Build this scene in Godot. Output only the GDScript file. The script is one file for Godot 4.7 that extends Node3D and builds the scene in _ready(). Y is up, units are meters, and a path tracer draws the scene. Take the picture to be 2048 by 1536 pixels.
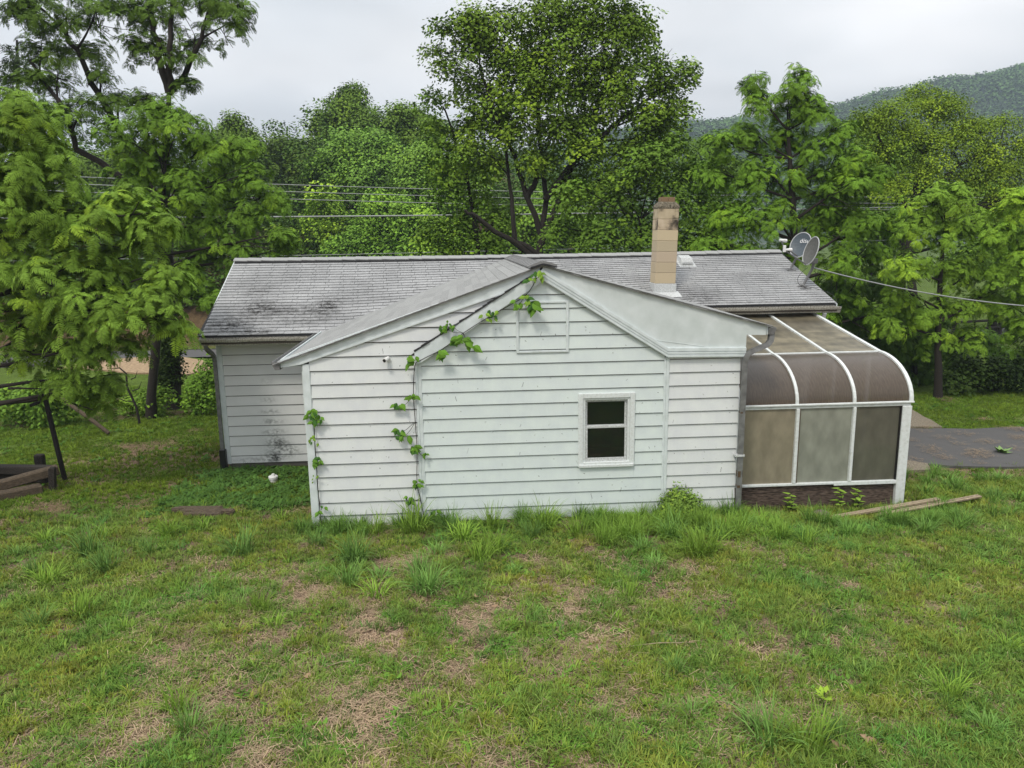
extends Node3D
# A small white-sided house with a gabled front addition and a bronze sunroom, seen from uphill under an overcast sky.
const E := 0.2032
var rng := RandomNumberGenerator.new()
var M := {}
var used := {}

# ---------------------------------------------------------------- mesh builder
class MB:
	var v := PackedVector3Array()
	var n := PackedVector3Array()
	var u := PackedVector2Array()
	var c := PackedColorArray()
	var col := Color.WHITE
	var uvf: Callable
	func vert(p: Vector3, nn: Vector3) -> void:
		v.append(p); n.append(nn); c.append(col)
		u.append(uvf.call(p) if uvf.is_valid() else Vector2(p.x, p.y))
	func tri(a: Vector3, b: Vector3, d: Vector3) -> void:   # counter-clockwise seen from outside
		var nn := (b - a).cross(d - a)
		if nn.length_squared() < 1e-16: return
		nn = nn.normalized()
		vert(a, nn); vert(d, nn); vert(b, nn)
	func tris(a: Vector3, b: Vector3, d: Vector3, na: Vector3, nb: Vector3, nd: Vector3) -> void:
		vert(a, na); vert(d, nd); vert(b, nb)
	func quad(a: Vector3, b: Vector3, d: Vector3, e: Vector3) -> void:
		tri(a, b, d); tri(a, d, e)
	func box(lo: Vector3, hi: Vector3) -> void:
		hexa([Vector3(lo.x, lo.y, hi.z), Vector3(hi.x, lo.y, hi.z), Vector3(hi.x, hi.y, hi.z), Vector3(lo.x, hi.y, hi.z), Vector3(lo.x, lo.y, lo.z), Vector3(hi.x, lo.y, lo.z), Vector3(hi.x, hi.y, lo.z), Vector3(lo.x, hi.y, lo.z)])
	func hexa(p: Array) -> void:   # 0-3 front face ccw, 4-7 the back face behind them
		quad(p[0], p[1], p[2], p[3]); quad(p[5], p[4], p[7], p[6]); quad(p[3], p[2], p[6], p[7])
		quad(p[4], p[5], p[1], p[0]); quad(p[1], p[5], p[6], p[2]); quad(p[4], p[0], p[3], p[7])
	func cbox(lo: Vector3, hi: Vector3, ch: float, xf := Transform3D.IDENTITY) -> void:   # chamfered box
		var o := (lo + hi) / 2.0
		var h := (hi - lo) / 2.0
		var q := func(s: Vector3, ax: int) -> Vector3:
			var w := h - Vector3.ONE * ch
			w[ax] = h[ax]
			return xf * (o + w * s)
		for ax in 3:
			var b := (ax + 1) % 3
			var d := (ax + 2) % 3
			for sg in [-1.0, 1.0]:
				var pts := []
				for k in [[-1, -1], [1, -1], [1, 1], [-1, 1]]:
					var s := Vector3.ZERO
					s[ax] = sg; s[b] = k[0]; s[d] = k[1]
					pts.append(q.call(s, ax))
				if sg > 0: quad(pts[0], pts[1], pts[2], pts[3])
				else: quad(pts[3], pts[2], pts[1], pts[0])
			for sb in [-1.0, 1.0]:
				for sd in [-1.0, 1.0]:
					var s0 := Vector3.ZERO
					s0[b] = sb; s0[d] = sd; s0[ax] = -1.0
					var s1 := s0
					s1[ax] = 1.0
					var a0: Vector3 = q.call(s0, b)
					var a1: Vector3 = q.call(s1, b)
					var b0: Vector3 = q.call(s0, d)
					var b1: Vector3 = q.call(s1, d)
					if sb * sd > 0: quad(a0, b0, b1, a1)
					else: quad(b0, a0, a1, b1)
		for sx in [-1.0, 1.0]:
			for sy in [-1.0, 1.0]:
				for sz in [-1.0, 1.0]:
					var s := Vector3(sx, sy, sz)
					var a: Vector3 = q.call(s, 0)
					var b: Vector3 = q.call(s, 1)
					var d: Vector3 = q.call(s, 2)
					if sx * sy * sz > 0: tri(a, b, d)
					else: tri(a, d, b)
	func prism(poly: PackedVector2Array, z0: float, z1: float) -> void:
		var p := poly
		if Geometry2D.is_polygon_clockwise(p):
			p = poly.duplicate(); p.reverse()
		var t := Geometry2D.triangulate_polygon(p)
		for i in range(0, t.size(), 3):
			var a := p[t[i]]
			var b := p[t[i + 1]]
			var d := p[t[i + 2]]
			if (b - a).cross(d - a) < 0:
				var w := b
				b = d; d = w
			tri(Vector3(a.x, a.y, z1), Vector3(b.x, b.y, z1), Vector3(d.x, d.y, z1))
			tri(Vector3(a.x, a.y, z0), Vector3(d.x, d.y, z0), Vector3(b.x, b.y, z0))
		for i in p.size():
			var a := p[i]
			var b := p[(i + 1) % p.size()]
			quad(Vector3(a.x, a.y, z0), Vector3(b.x, b.y, z0), Vector3(b.x, b.y, z1), Vector3(a.x, a.y, z1))
	func tube(path: Array, rad: Array, sides := 7, cap := true, squash := Vector2.ONE, up := Vector3.UP) -> void:
		var rings := []
		var prev := up
		for i in path.size():
			var a: Vector3 = path[max(i - 1, 0)]
			var b: Vector3 = path[min(i + 1, path.size() - 1)]
			var t := (b - a).normalized()
			if absf(t.dot(prev)) > 0.98: prev = Vector3(1, 0, 0.2).normalized()
			var s := t.cross(prev).normalized()
			var w := s.cross(t).normalized()
			prev = w
			var r: float = rad[i] if rad.size() > 1 else rad[0]
			var ring := []
			for k in sides:
				var an := TAU * (k + 0.5) / sides
				ring.append([path[i] + (s * cos(an) * squash.x + w * sin(an) * squash.y) * r, (s * cos(an) + w * sin(an))])
			rings.append(ring)
		for i in rings.size() - 1:
			for k in sides:
				var k2 := (k + 1) % sides
				var p: Array = rings[i][k]
				var q: Array = rings[i][k2]
				var r2: Array = rings[i + 1][k2]
				var s2: Array = rings[i + 1][k]
				if sides <= 4:
					quad(q[0], p[0], s2[0], r2[0])
				else:
					tris(p[0], s2[0], r2[0], p[1], s2[1], r2[1]); tris(p[0], r2[0], q[0], p[1], r2[1], q[1])
		if cap:
			for e in [0, rings.size() - 1]:
				for k in range(1, sides - 1):
					if e == 0: tri(rings[e][0][0], rings[e][k][0], rings[e][k + 1][0])
					else: tri(rings[e][0][0], rings[e][k + 1][0], rings[e][k][0])
	func lathe(prof: Array, o: Vector3, sides := 16, xf := Basis.IDENTITY) -> void:   # prof: Vector2(radius, height), bottom to top
		for i in prof.size() - 1:
			for k in sides:
				var a0 := TAU * k / sides
				var a1 := TAU * (k + 1) / sides
				var p := func(j: int, an: float) -> Vector3: return o + xf * Vector3(prof[j].x * cos(an), prof[j].y, -prof[j].x * sin(an))
				quad(p.call(i, a0), p.call(i, a1), p.call(i + 1, a1), p.call(i + 1, a0))
	func mesh() -> ArrayMesh:
		var a := []
		a.resize(Mesh.ARRAY_MAX)
		a[Mesh.ARRAY_VERTEX] = v; a[Mesh.ARRAY_NORMAL] = n; a[Mesh.ARRAY_TEX_UV] = u; a[Mesh.ARRAY_COLOR] = c
		var m := ArrayMesh.new()
		m.add_surface_from_arrays(Mesh.PRIMITIVE_TRIANGLES, a)
		return m

# ---------------------------------------------------------------- node helpers
func numbered(called: String) -> String:
	if not used.has(called):
		used[called] = 0
		return called
	used[called] += 1
	return "%s_%03d" % [called, used[called]]
func tag(o: Node, label: String, category: String, group := "", kind := "") -> Node:
	if label: o.set_meta("label", label)
	if category: o.set_meta("category", category)
	if group: o.set_meta("group", group)
	if kind: o.set_meta("kind", kind)
	return o
func thing(called: String, label: String, category: String, at := Vector3.ZERO, group := "") -> Node3D:
	var o := Node3D.new()
	o.name = numbered(called)
	add_child(o)
	o.position = at
	o.set_meta("base", at)
	tag(o, label, category, group)
	return o
func part(parent: Node3D, called: String, mesh, m: Material, label := "") -> MeshInstance3D:   # mesh in world coordinates
	var o := MeshInstance3D.new()
	o.name = called
	o.mesh = mesh.mesh() if mesh is MB else mesh
	o.material_override = m
	parent.add_child(o, true)
	if parent.has_meta("base"):
		o.position = -(parent.get_meta("base") as Vector3)
	if label: o.set_meta("label", label)
	return o
func single(called: String, mesh, m: Material, label: String, category: String, group := "", kind := "") -> MeshInstance3D:
	var o := MeshInstance3D.new()
	o.name = numbered(called)
	o.mesh = mesh.mesh() if mesh is MB else mesh
	o.material_override = m
	add_child(o)
	tag(o, label, category, group, kind)
	return o
func copies(called: String, mesh: Mesh, m: Material, xf: Array, cols: Array, parent: Node3D = null) -> MultiMeshInstance3D:
	var mm := MultiMesh.new()
	mm.transform_format = MultiMesh.TRANSFORM_3D
	mm.use_colors = true
	mm.mesh = mesh
	mm.instance_count = xf.size()
	for i in xf.size():
		mm.set_instance_transform(i, xf[i])
		mm.set_instance_color(i, cols[i])
	var o := MultiMeshInstance3D.new()
	o.multimesh = mm
	o.material_override = m
	if parent:
		o.name = called
		parent.add_child(o, true)
		if parent.has_meta("base"): o.position = -(parent.get_meta("base") as Vector3)
	else:
		o.name = numbered(called)
		add_child(o)
	return o

# ---------------------------------------------------------------- materials
func lin(r: float, g: float, b: float, a := 1.0) -> Color:
	var c := Color(r, g, b, a).linear_to_srgb()
	c.a = a
	return c
func noise_tex(sd: int, freq: float, lo: Color, hi: Color, size := 512, oct := 4, mid = null) -> NoiseTexture2D:
	var nz := FastNoiseLite.new()
	nz.seed = sd; nz.frequency = freq; nz.fractal_octaves = oct
	nz.noise_type = FastNoiseLite.TYPE_SIMPLEX_SMOOTH
	var t := NoiseTexture2D.new()
	t.width = size; t.height = size; t.seamless = true; t.noise = nz
	var g := Gradient.new()
	g.offsets = PackedFloat32Array([0.0, 1.0]); g.colors = PackedColorArray([lo, hi])
	if mid != null:
		g.add_point(0.5, mid)
	t.color_ramp = g
	return t
func bump_tex(sd: int, freq: float, strength := 2.0, size := 512) -> NoiseTexture2D:
	var nz := FastNoiseLite.new()
	nz.seed = sd; nz.frequency = freq; nz.fractal_octaves = 4
	var t := NoiseTexture2D.new()
	t.width = size; t.height = size; t.seamless = true; t.noise = nz; t.as_normal_map = true; t.bump_strength = strength
	return t
func mat(called: String, c: Color, rough := 0.8, tex: Texture2D = null, per_metre := 1.0, metal := 0.0, world := true) -> StandardMaterial3D:
	var m := StandardMaterial3D.new()
	m.resource_name = called
	m.albedo_color = c; m.roughness = rough; m.metallic = metal
	m.vertex_color_use_as_albedo = true
	m.cull_mode = BaseMaterial3D.CULL_DISABLED
	if tex:
		m.albedo_texture = tex
		if per_metre > 0:
			m.uv1_triplanar = true; m.uv1_world_triplanar = world; m.uv1_scale = Vector3.ONE * per_metre
	M[called] = m
	return m
func relief(m: StandardMaterial3D, t: Texture2D, s := 0.5) -> void:
	m.normal_enabled = true; m.normal_texture = t; m.normal_scale = s

func hash2(a: float, b: float) -> float:
	return fposmod(sin(a * 127.1 + b * 311.7) * 43758.5453, 1.0)
func blob(x: float, y: float, cx: float, cy: float, rx: float, ry: float) -> float:
	var d := pow((x - cx) / rx, 2) + pow((y - cy) / ry, 2)
	return exp(-d * 1.4)

func make_materials() -> void:
	var W := Color.WHITE
	# painted aluminium and vinyl siding, printed with its own scuffs, specks and streaks of dirt
	var im := Image.create(1000, 600, false, Image.FORMAT_RGB8)
	var nz := FastNoiseLite.new()
	nz.seed = 4; nz.frequency = 0.02; nz.fractal_octaves = 4
	for y in 600:
		for x in 1000:
			var a := nz.get_noise_2d(x, y)
			var b := nz.get_noise_2d(x * 6.0 + 900.0, y * 1.2)
			var k := 0.975 + 0.03 * a + 0.008 * b
			im.set_pixel(x, y, Color(k, k, k * (1.0 - 0.012 * a)))
	rng.seed = 11
	for i in 300:   # flecks
		var x := rng.randi_range(4, 990)
		var y := rng.randi_range(4, 590)
		var k := rng.randf_range(0.35, 0.8)
		for j in rng.randi_range(1, 4):
			im.set_pixel(clampi(x + rng.randi_range(-1, 1), 0, 999), clampi(y + rng.randi_range(-1, 1), 0, 599), Color(k, k, k * 0.95))
	for i in 40:   # scratches and drip streaks
		var x := rng.randf_range(10, 990)
		var y := rng.randf_range(20, 575)
		var k := rng.randf_range(0.5, 0.82)
		var dx := rng.randf_range(-0.5, 0.5)
		for j in rng.randi_range(3, 12):
			im.set_pixel(clampi(int(x + dx * j), 0, 999), clampi(int(y + j), 0, 599), Color(k, k, k))
	var sid := ImageTexture.create_from_image(im)
	mat("siding", lin(0.67, 0.735, 0.715), 0.55, sid, -1)
	mat("siding_left", lin(0.70, 0.722, 0.715), 0.55, sid, -1)
	mat("panel", lin(0.66, 0.705, 0.70), 0.5, noise_tex(21, 0.01, Color(0.9, 0.91, 0.9), W), 0.5)
	var tr := mat("trim", lin(0.69, 0.74, 0.745), 0.5, noise_tex(22, 0.012, Color(0.9, 0.91, 0.9), W), 0.8)
	relief(tr, bump_tex(5, 0.02), 0.12)
	mat("worn_trim", lin(0.70, 0.735, 0.74), 0.55, noise_tex(23, 0.03, Color(0.91, 0.90, 0.88), W, 512, 3, Color(0.97, 0.97, 0.96)), 1.3)
	# wing wall: white boards with black mould in ragged clumps
	im = Image.create(400, 400, false, Image.FORMAT_RGB8)
	nz.frequency = 0.035; nz.fractal_octaves = 5
	for y in 400:
		for x in 400:
			var wx := -4.8 + x * 0.007
			var wy := 2.25 - y * 0.0065
			var k := 0.97 + 0.03 * nz.get_noise_2d(x * 0.3, y * 0.3)
			var s := 0.0
			for b in [[-3.84, -0.20, 0.20, 0.10, 0.9], [-3.6, -0.05, 0.3, 0.13, 0.75], [-3.75, 0.12, 0.2, 0.12, 0.8], [-3.78, 0.33, 0.22, 0.08, 0.5], [-3.8, 0.55, 0.22, 0.06, 0.4], [-3.82, 0.75, 0.2, 0.05, 0.35], [-3.85, 0.98, 0.16, 0.06, 0.28], [-3.84, 1.38, 0.12, 0.06, 0.22], [-4.2, -0.22, 0.5, 0.05, 0.25]]:
				s += b[4] * blob(wx, wy, b[0], b[1], b[2], b[3])
			var g := nz.get_noise_2d(x * 2.4, y * 3.2) * 1.1 + nz.get_noise_2d(x * 0.8 + 400, y * 0.8) * 0.9 + (hash2(x, y) - 0.5) * 0.5
			var d := clampf(s * 0.62 * clampf(0.55 + g, 0.0, 1.6), 0.0, 0.75)
			im.set_pixel(x, y, Color(k * (1 - d), k * (1 - d * 0.99), k * (1 - d * 1.0)))
	mat("siding_wing", lin(0.72, 0.73, 0.72), 0.55, ImageTexture.create_from_image(im), -1)
	# shingles: mineral granules, and algae stains where the photo has them
	im = Image.create(1400, 360, false, Image.FORMAT_RGB8)
	nz.frequency = 0.012; nz.fractal_octaves = 5
	for y in 360:
		for x in 1400:
			var wx := -6.0 + x * 0.01
			var wv := 1.0 - y / 360.0
			var k := 0.86 + 0.10 * nz.get_noise_2d(x * 0.6, y * 0.6) + (hash2(x, y) - 0.5) * 0.26
			var s := 0.0
			if wx < 0.0 or wv < 0.35:
				for b in [[-4.45, 0.12, 0.5, 0.11, 0.75], [-4.0, 0.33, 0.38, 0.10, 0.62], [-4.2, 0.53, 0.32, 0.08, 0.4], [-2.7, 0.33, 0.34, 0.14, 0.6], [-3.4, 0.27, 0.9, 0.09, 0.42], [-3.9, 0.03, 0.3, 0.03, 0.9], [-3.1, 0.14, 0.7, 0.05, 0.3], [4.8, 0.12, 0.7, 0.14, 0.4], [6.0, 0.04, 0.9, 0.04, 0.25]]:
					s += b[4] * blob(wx, wv, b[0], b[1], b[2], b[3])
			var g := nz.get_noise_2d(x * 3.0 + 300, y * 6.0) * 0.9 + nz.get_noise_2d(x * 11.0, y * 16.0) * 0.8 + (hash2(y, x) - 0.5) * 0.5
			var d := clampf(s * 0.72 * clampf(0.62 + g + (hash2(x * 1.7, y * 2.3) - 0.5) * 0.7, 0.0, 1.5), 0.0, 0.8)
			im.set_pixel(x, y, Color(k * (1 - d), k * (1 - d * 1.01), k * (1.01 - d * 1.03)))
	var sh := mat("shingle", lin(0.475, 0.478, 0.47), 0.95, ImageTexture.create_from_image(im), -1)
	sh.metallic_specular = 0.2
	var sh2 := mat("shingle_light", lin(0.52, 0.525, 0.515), 0.95, noise_tex(31, 0.12, Color(0.62, 0.62, 0.62), Color(1, 1, 1), 512, 4), 1.2)
	sh2.metallic_specular = 0.2
	mat("cap", lin(0.33, 0.33, 0.33), 0.95, noise_tex(32, 0.2, Color(0.6, 0.6, 0.6), W, 256, 3), 2.0)
	mat("tar", lin(0.018, 0.018, 0.02), 0.7)
	mat("gutter", lin(0.52, 0.51, 0.48), 0.5, noise_tex(33, 0.04, Color(0.45, 0.42, 0.38), W, 512, 5, Color(0.85, 0.84, 0.8)), 1.5)
	mat("debris", lin(0.03, 0.024, 0.018), 1.0)
	var gv := mat("galvanised", lin(0.25, 0.25, 0.245), 0.45, noise_tex(34, 0.012, Color(0.7, 0.7, 0.7), W, 512, 4), 1.0, 0.2)
	gv.metallic_specular = 0.4
	mat("rust", lin(0.17, 0.105, 0.05), 0.8, noise_tex(35, 0.05, Color(0.5, 0.5, 0.5), W), 4.0, 0.1)
	mat("black_plastic", lin(0.012, 0.012, 0.013), 0.4)
	mat("inner_wall", lin(0.10, 0.09, 0.08), 0.9)
	mat("foundation", lin(0.06, 0.055, 0.05), 0.95, noise_tex(36, 0.05, Color(0.5, 0.5, 0.5), W), 1.0)
	mat("metal_white", lin(0.72, 0.74, 0.75), 0.4, noise_tex(37, 0.05, Color(0.72, 0.72, 0.7), W), 1.2)
	mat("frame_white", lin(0.72, 0.75, 0.75), 0.45, noise_tex(38, 0.02, Color(0.90, 0.90, 0.88), W, 512, 3, Color(0.97, 0.97, 0.96)), 1.2)
	var block := mat("block", lin(0.62, 0.53, 0.38), 0.95, noise_tex(39, 0.15, Color(0.84, 0.83, 0.80), W, 512, 4), 1.6)
	relief(block, bump_tex(9, 0.2), 0.5)
	var bs := mat("block_sooty", lin(0.62, 0.53, 0.38), 0.95, noise_tex(58, 0.006, Color(0.1, 0.1, 0.1), W, 512, 5, Color(0.9, 0.89, 0.87)), 0.9)
	relief(bs, bump_tex(9, 0.2), 0.5)
	mat("soot", lin(0.30, 0.27, 0.22), 0.95, noise_tex(59, 0.03, Color(0.1, 0.1, 0.1), W, 512, 5, Color(0.7, 0.68, 0.62)), 1.2)
	mat("mortar", lin(0.5, 0.42, 0.30), 0.95, noise_tex(40, 0.2, Color(0.6, 0.6, 0.6), W), 2.0)
	mat("flue", lin(0.36, 0.25, 0.15), 0.9, noise_tex(41, 0.08, Color(0.55, 0.5, 0.45), W), 2.0)
	# glass
	var wg := mat("window_glass", lin(0.02, 0.025, 0.022, 0.25), 0.03)
	wg.transparency = BaseMaterial3D.TRANSPARENCY_ALPHA
	for s in [["film_tan", lin(0.34, 0.30, 0.215, 0.88), 0.22, 61], ["film_grey", lin(0.33, 0.34, 0.28, 0.9), 0.3, 62], ["film_dark", lin(0.15, 0.147, 0.112, 0.82), 0.12, 63]]:
		var g := mat(s[0], s[1], s[2], noise_tex(s[3], 0.008, Color(0.82, 0.82, 0.82), W, 512, 5), 0.9)
		g.uv1_scale = Vector3(0.8, 0.4, 0.8)
		g.transparency = BaseMaterial3D.TRANSPARENCY_ALPHA
	var bz := mat("bronze", lin(0.125, 0.095, 0.068, 0.88), 0.3, noise_tex(64, 0.03, Color(0.72, 0.7, 0.68), W, 512, 5), 1.0)
	bz.uv1_scale = Vector3(2.4, 0.5, 0.5)
	bz.transparency = BaseMaterial3D.TRANSPARENCY_ALPHA
	# sunroom roof sheets under a mottled film of tan dirt
	im = Image.create(256, 256, false, Image.FORMAT_RGB8)
	nz.frequency = 0.006; nz.fractal_octaves = 5
	for y in 256:
		for x in 256:
			var a := nz.get_noise_2d(x * 1.4, y * 4.4)
			var b := nz.get_noise_2d(x * 8.0 + 77, y * 4.0)
			var s := 0.5 * blob(x, y, 75, 110, 130, 20) + 0.35 * blob(x, y, 210, 60, 60, 30) + 0.3 * blob(x, y, 30, 200, 45, 40)
			var k := clampf(0.82 + 0.28 * a + 0.16 * b + (hash2(x, y) - 0.5) * 0.06 - s * clampf(0.6 + a * 1.4, 0, 1), 0.16, 1.0)
			im.set_pixel(x, y, Color(k, k * 0.985, k * 0.95))
	var rf := mat("roof_sheet", lin(0.26, 0.23, 0.165, 0.95), 0.35, ImageTexture.create_from_image(im), -1)
	rf.transparency = BaseMaterial3D.TRANSPARENCY_ALPHA
	var pw := mat("old_wood", lin(0.165, 0.125, 0.10), 0.95, noise_tex(42, 0.03, Color(0.3, 0.28, 0.27), W, 512, 6, Color(0.75, 0.72, 0.7)), 1.1)
	pw.uv1_scale = Vector3(0.45, 2.2, 2.2)
	relief(pw, bump_tex(10, 0.03, 2.0), 0.35)
	var tb := mat("timber", lin(0.24, 0.18, 0.12), 0.95, noise_tex(43, 0.05, Color(0.25, 0.23, 0.2), W, 512, 6), 1.2)
	tb.uv1_scale = Vector3(0.5, 4.0, 4.0)
	relief(tb, bump_tex(12, 0.08, 4.0), 0.9)
	var dt := mat("dark_timber", lin(0.06, 0.048, 0.038), 0.95, noise_tex(44, 0.05, Color(0.35, 0.35, 0.33), W, 512, 6), 1.2)
	relief(dt, bump_tex(13, 0.08, 4.0), 0.9)
	var pk := mat("plank", lin(0.60, 0.50, 0.36), 0.9, noise_tex(45, 0.04, Color(0.5, 0.46, 0.4), W, 512, 5), 1.0)
	pk.uv1_scale = Vector3(0.6, 6.0, 6.0)
	mat("rusty_steel", lin(0.022, 0.017, 0.014), 0.75, noise_tex(46, 0.05, Color(0.5, 0.5, 0.5), W), 2.0, 0.2)
	mat("dish_blue", lin(0.075, 0.10, 0.12), 0.5, noise_tex(47, 0.02, Color(0.75, 0.75, 0.75), W), 1.5)
	mat("dish_grey", lin(0.13, 0.13, 0.12), 0.55, noise_tex(48, 0.02, Color(0.75, 0.75, 0.75), W), 1.5)
	mat("dish_rim", lin(0.42, 0.43, 0.43), 0.5)
	mat("arm_grey", lin(0.16, 0.16, 0.16), 0.5, null, 1.0, 0.2)
	mat("print_white", lin(0.75, 0.75, 0.75), 0.6)
	mat("plastic_white", lin(0.72, 0.72, 0.70), 0.4)
	mat("plastic_black", lin(0.01, 0.01, 0.01), 0.3)
	mat("wire", lin(0.30, 0.31, 0.31), 0.6)
	mat("wire_dark", lin(0.02, 0.02, 0.02), 0.6)
	mat("concrete", lin(0.36, 0.31, 0.235), 0.95, noise_tex(49, 0.05, Color(0.55, 0.53, 0.5), W, 512, 5), 0.8)
	var asp := mat("asphalt", lin(0.135, 0.13, 0.127), 0.95, noise_tex(50, 0.12, Color(0.66, 0.66, 0.66), W, 512, 3), 1.3)
	relief(asp, bump_tex(14, 0.3, 3.0), 0.25)
	mat("stone", lin(0.30, 0.24, 0.19), 0.95, noise_tex(51, 0.08, Color(0.5, 0.5, 0.5), W), 2.0)
	var bk := mat("bark", lin(0.055, 0.043, 0.032), 0.95, noise_tex(52, 0.06, Color(0.35, 0.35, 0.35), W, 512, 5), 1.0)
	bk.uv1_scale = Vector3(2.5, 0.6, 2.5)
	relief(bk, bump_tex(15, 0.06, 5.0), 0.9)
	# soil under a felt of dead straw: strokes laid one over another
	im = Image.create(800, 800, false, Image.FORMAT_RGB8)
	nz.frequency = 0.008; nz.fractal_octaves = 5
	for y in 800:
		for x in 800:
			var a := nz.get_noise_2d(absf(x - 400.0), absf(y - 400.0))
			var k := 0.50 + 0.14 * a + (hash2(x, y) - 0.5) * 0.18
			im.set_pixel(x, y, Color(k * 1.08, k * 0.98, k * 0.9))
	rng.seed = 77
	for i in 15000:
		var x := rng.randf() * 800
		var y := rng.randf() * 800
		var an := rng.randf() * TAU
		var ln := rng.randi_range(5, 34)
		var bend := rng.randf_range(-0.04, 0.04)
		var t := rng.randf()
		var cc := Color(0.92, 0.84, 0.74).lerp(Color(0.46, 0.42, 0.38), t) if rng.randf() < 0.8 else Color(1.0, 0.94, 0.84)
		for j in ln:
			x += cos(an); y += sin(an); an += bend
			im.set_pixel(posmod(int(x), 800), posmod(int(y), 800), cc)
	var so := mat("soil", Color.WHITE, 1.0, ImageTexture.create_from_image(im), 0.42)
	so.metallic_specular = 0.1
	relief(so, bump_tex(16, 0.08, 4.0), 0.5)
	mat("fill_dirt", lin(0.46, 0.33, 0.20), 1.0, noise_tex(53, 0.03, Color(0.7, 0.68, 0.66), W, 512, 5), 0.4)
	# leaves
	for s in [["leaf", 0.6, 0.28], ["grass", 0.7, 0.3], ["straw", 0.9, 0.2]]:
		var lf := mat(s[0], Color.WHITE, s[1])
		lf.metallic_specular = 0.18
		lf.backlight_enabled = true; lf.backlight = Color(s[2], s[2], s[2] * 0.6)

# ---------------------------------------------------------------- house
func clip_poly(poly: PackedVector2Array, a: Vector2, b: Vector2) -> PackedVector2Array:   # keeps what lies right of a->b (below a line that runs to +x)
	var out := PackedVector2Array()
	var d := b - a
	for i in poly.size():
		var p := poly[i]
		var q := poly[(i + 1) % poly.size()]
		var sp := d.cross(p - a)
		var sq := d.cross(q - a)
		if sp <= 0: out.append(p)
		if sp * sq < 0: out.append(p.lerp(q, sp / (sp - sq)))
	return out
func lap_board(poly: PackedVector2Array, y0: float, z: float, lip: float, uvf: Callable, tint: Color) -> MB:
	# one lap of siding: thin at the top, standing proud along its lower edge, with a small turned-under lip
	var b := MB.new()
	b.uvf = uvf; b.col = tint
	var p := poly
	if Geometry2D.is_polygon_clockwise(p):
		p = poly.duplicate(); p.reverse()
	var f := func(q: Vector2) -> Vector3: return Vector3(q.x, q.y, z + 0.003 + lip * clampf(1.0 - (q.y - y0) / E, 0.0, 1.0))
	for i in range(1, p.size() - 1):
		b.tri(f.call(p[0]), f.call(p[i]), f.call(p[i + 1]))
	for i in p.size():
		var a: Vector2 = p[i]
		var q: Vector2 = p[(i + 1) % p.size()]
		b.quad(Vector3(a.x, a.y, z), Vector3(q.x, q.y, z), f.call(q), f.call(a))
	return b
func rect(x0: float, y0: float, x1: float, y1: float) -> PackedVector2Array:
	return PackedVector2Array([Vector2(x0, y0), Vector2(x1, y0), Vector2(x1, y1), Vector2(x0, y1)])
func strip_poly(a: Vector2, b: Vector2, c: Vector2, d: Vector2) -> PackedVector2Array:
	return PackedVector2Array([a, b, c, d])
func roof_left_y(x: float) -> float: return 3.675 - 0.347 * (1.19 - x)
func roof_right_y(x: float) -> float: return 3.675 - 0.279 * (x - 1.19)
func eave_at(x: float) -> Vector3:   # eave line of the main roof: y and z
	var t := clampf((x + 2.3) / 6.8, 0.0, 1.0)
	return Vector3(x, lerpf(2.333, 2.655, t), lerpf(-3.32, -3.806, t))
func main_roof(x: float, v: float) -> Vector3:
	var e := eave_at(x)
	var sag := -0.02 * sin((x + 5.0) / 12.4 * PI) * v
	return Vector3(x, lerpf(e.y, 3.615, v) + sag, lerpf(e.z, -6.406, v))
func shingle_strip(p: Callable, s0: float, s1: float, t0: float, t1: float, thick: float, nrm: Vector3, cuts: int, jag: float, uvf: Callable, tint: Color) -> MB:
	# p(s, t): point on the roof, s along the course, t up the slope. A three-tab strip: tabs parted by narrow slots.
	var b := MB.new()
	b.uvf = uvf; b.col = tint
	var w := (s1 - s0) / cuts
	for k in cuts:
		var a0 := s0 + k * w + 0.0035
		var a1 := s0 + (k + 1) * w - 0.0035
		var dr := rng.randf_range(-jag, jag)
		var dq := dr + rng.randf_range(-jag, jag) * 0.5
		var lift := nrm * thick
		var q0: Vector3 = p.call(a0, t0 + dr)
		var q1: Vector3 = p.call(a1, t0 + dq)
		var q2: Vector3 = p.call(a1, t1)
		var q3: Vector3 = p.call(a0, t1)
		var lo := nrm * 0.0015
		# the sheet curls up at its butt and leaves an open gap above the course below
		var gap := nrm * thick * 0.45
		b.quad(q0 + lift, q1 + lift, q2 + lo, q3 + lo)
		b.quad(q0 + gap, q1 + gap, q1 + lift, q0 + lift)
		b.quad(q3 + nrm * 0.0004, q2 + nrm * 0.0004, q1 + gap, q0 + gap)
		b.quad(q0 + gap, q0 + lift, q3 + lo, q3 + nrm * 0.0004)
		b.quad(q1 + lift, q1 + gap, q2 + nrm * 0.0004, q2 + lo)
	return b

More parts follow.
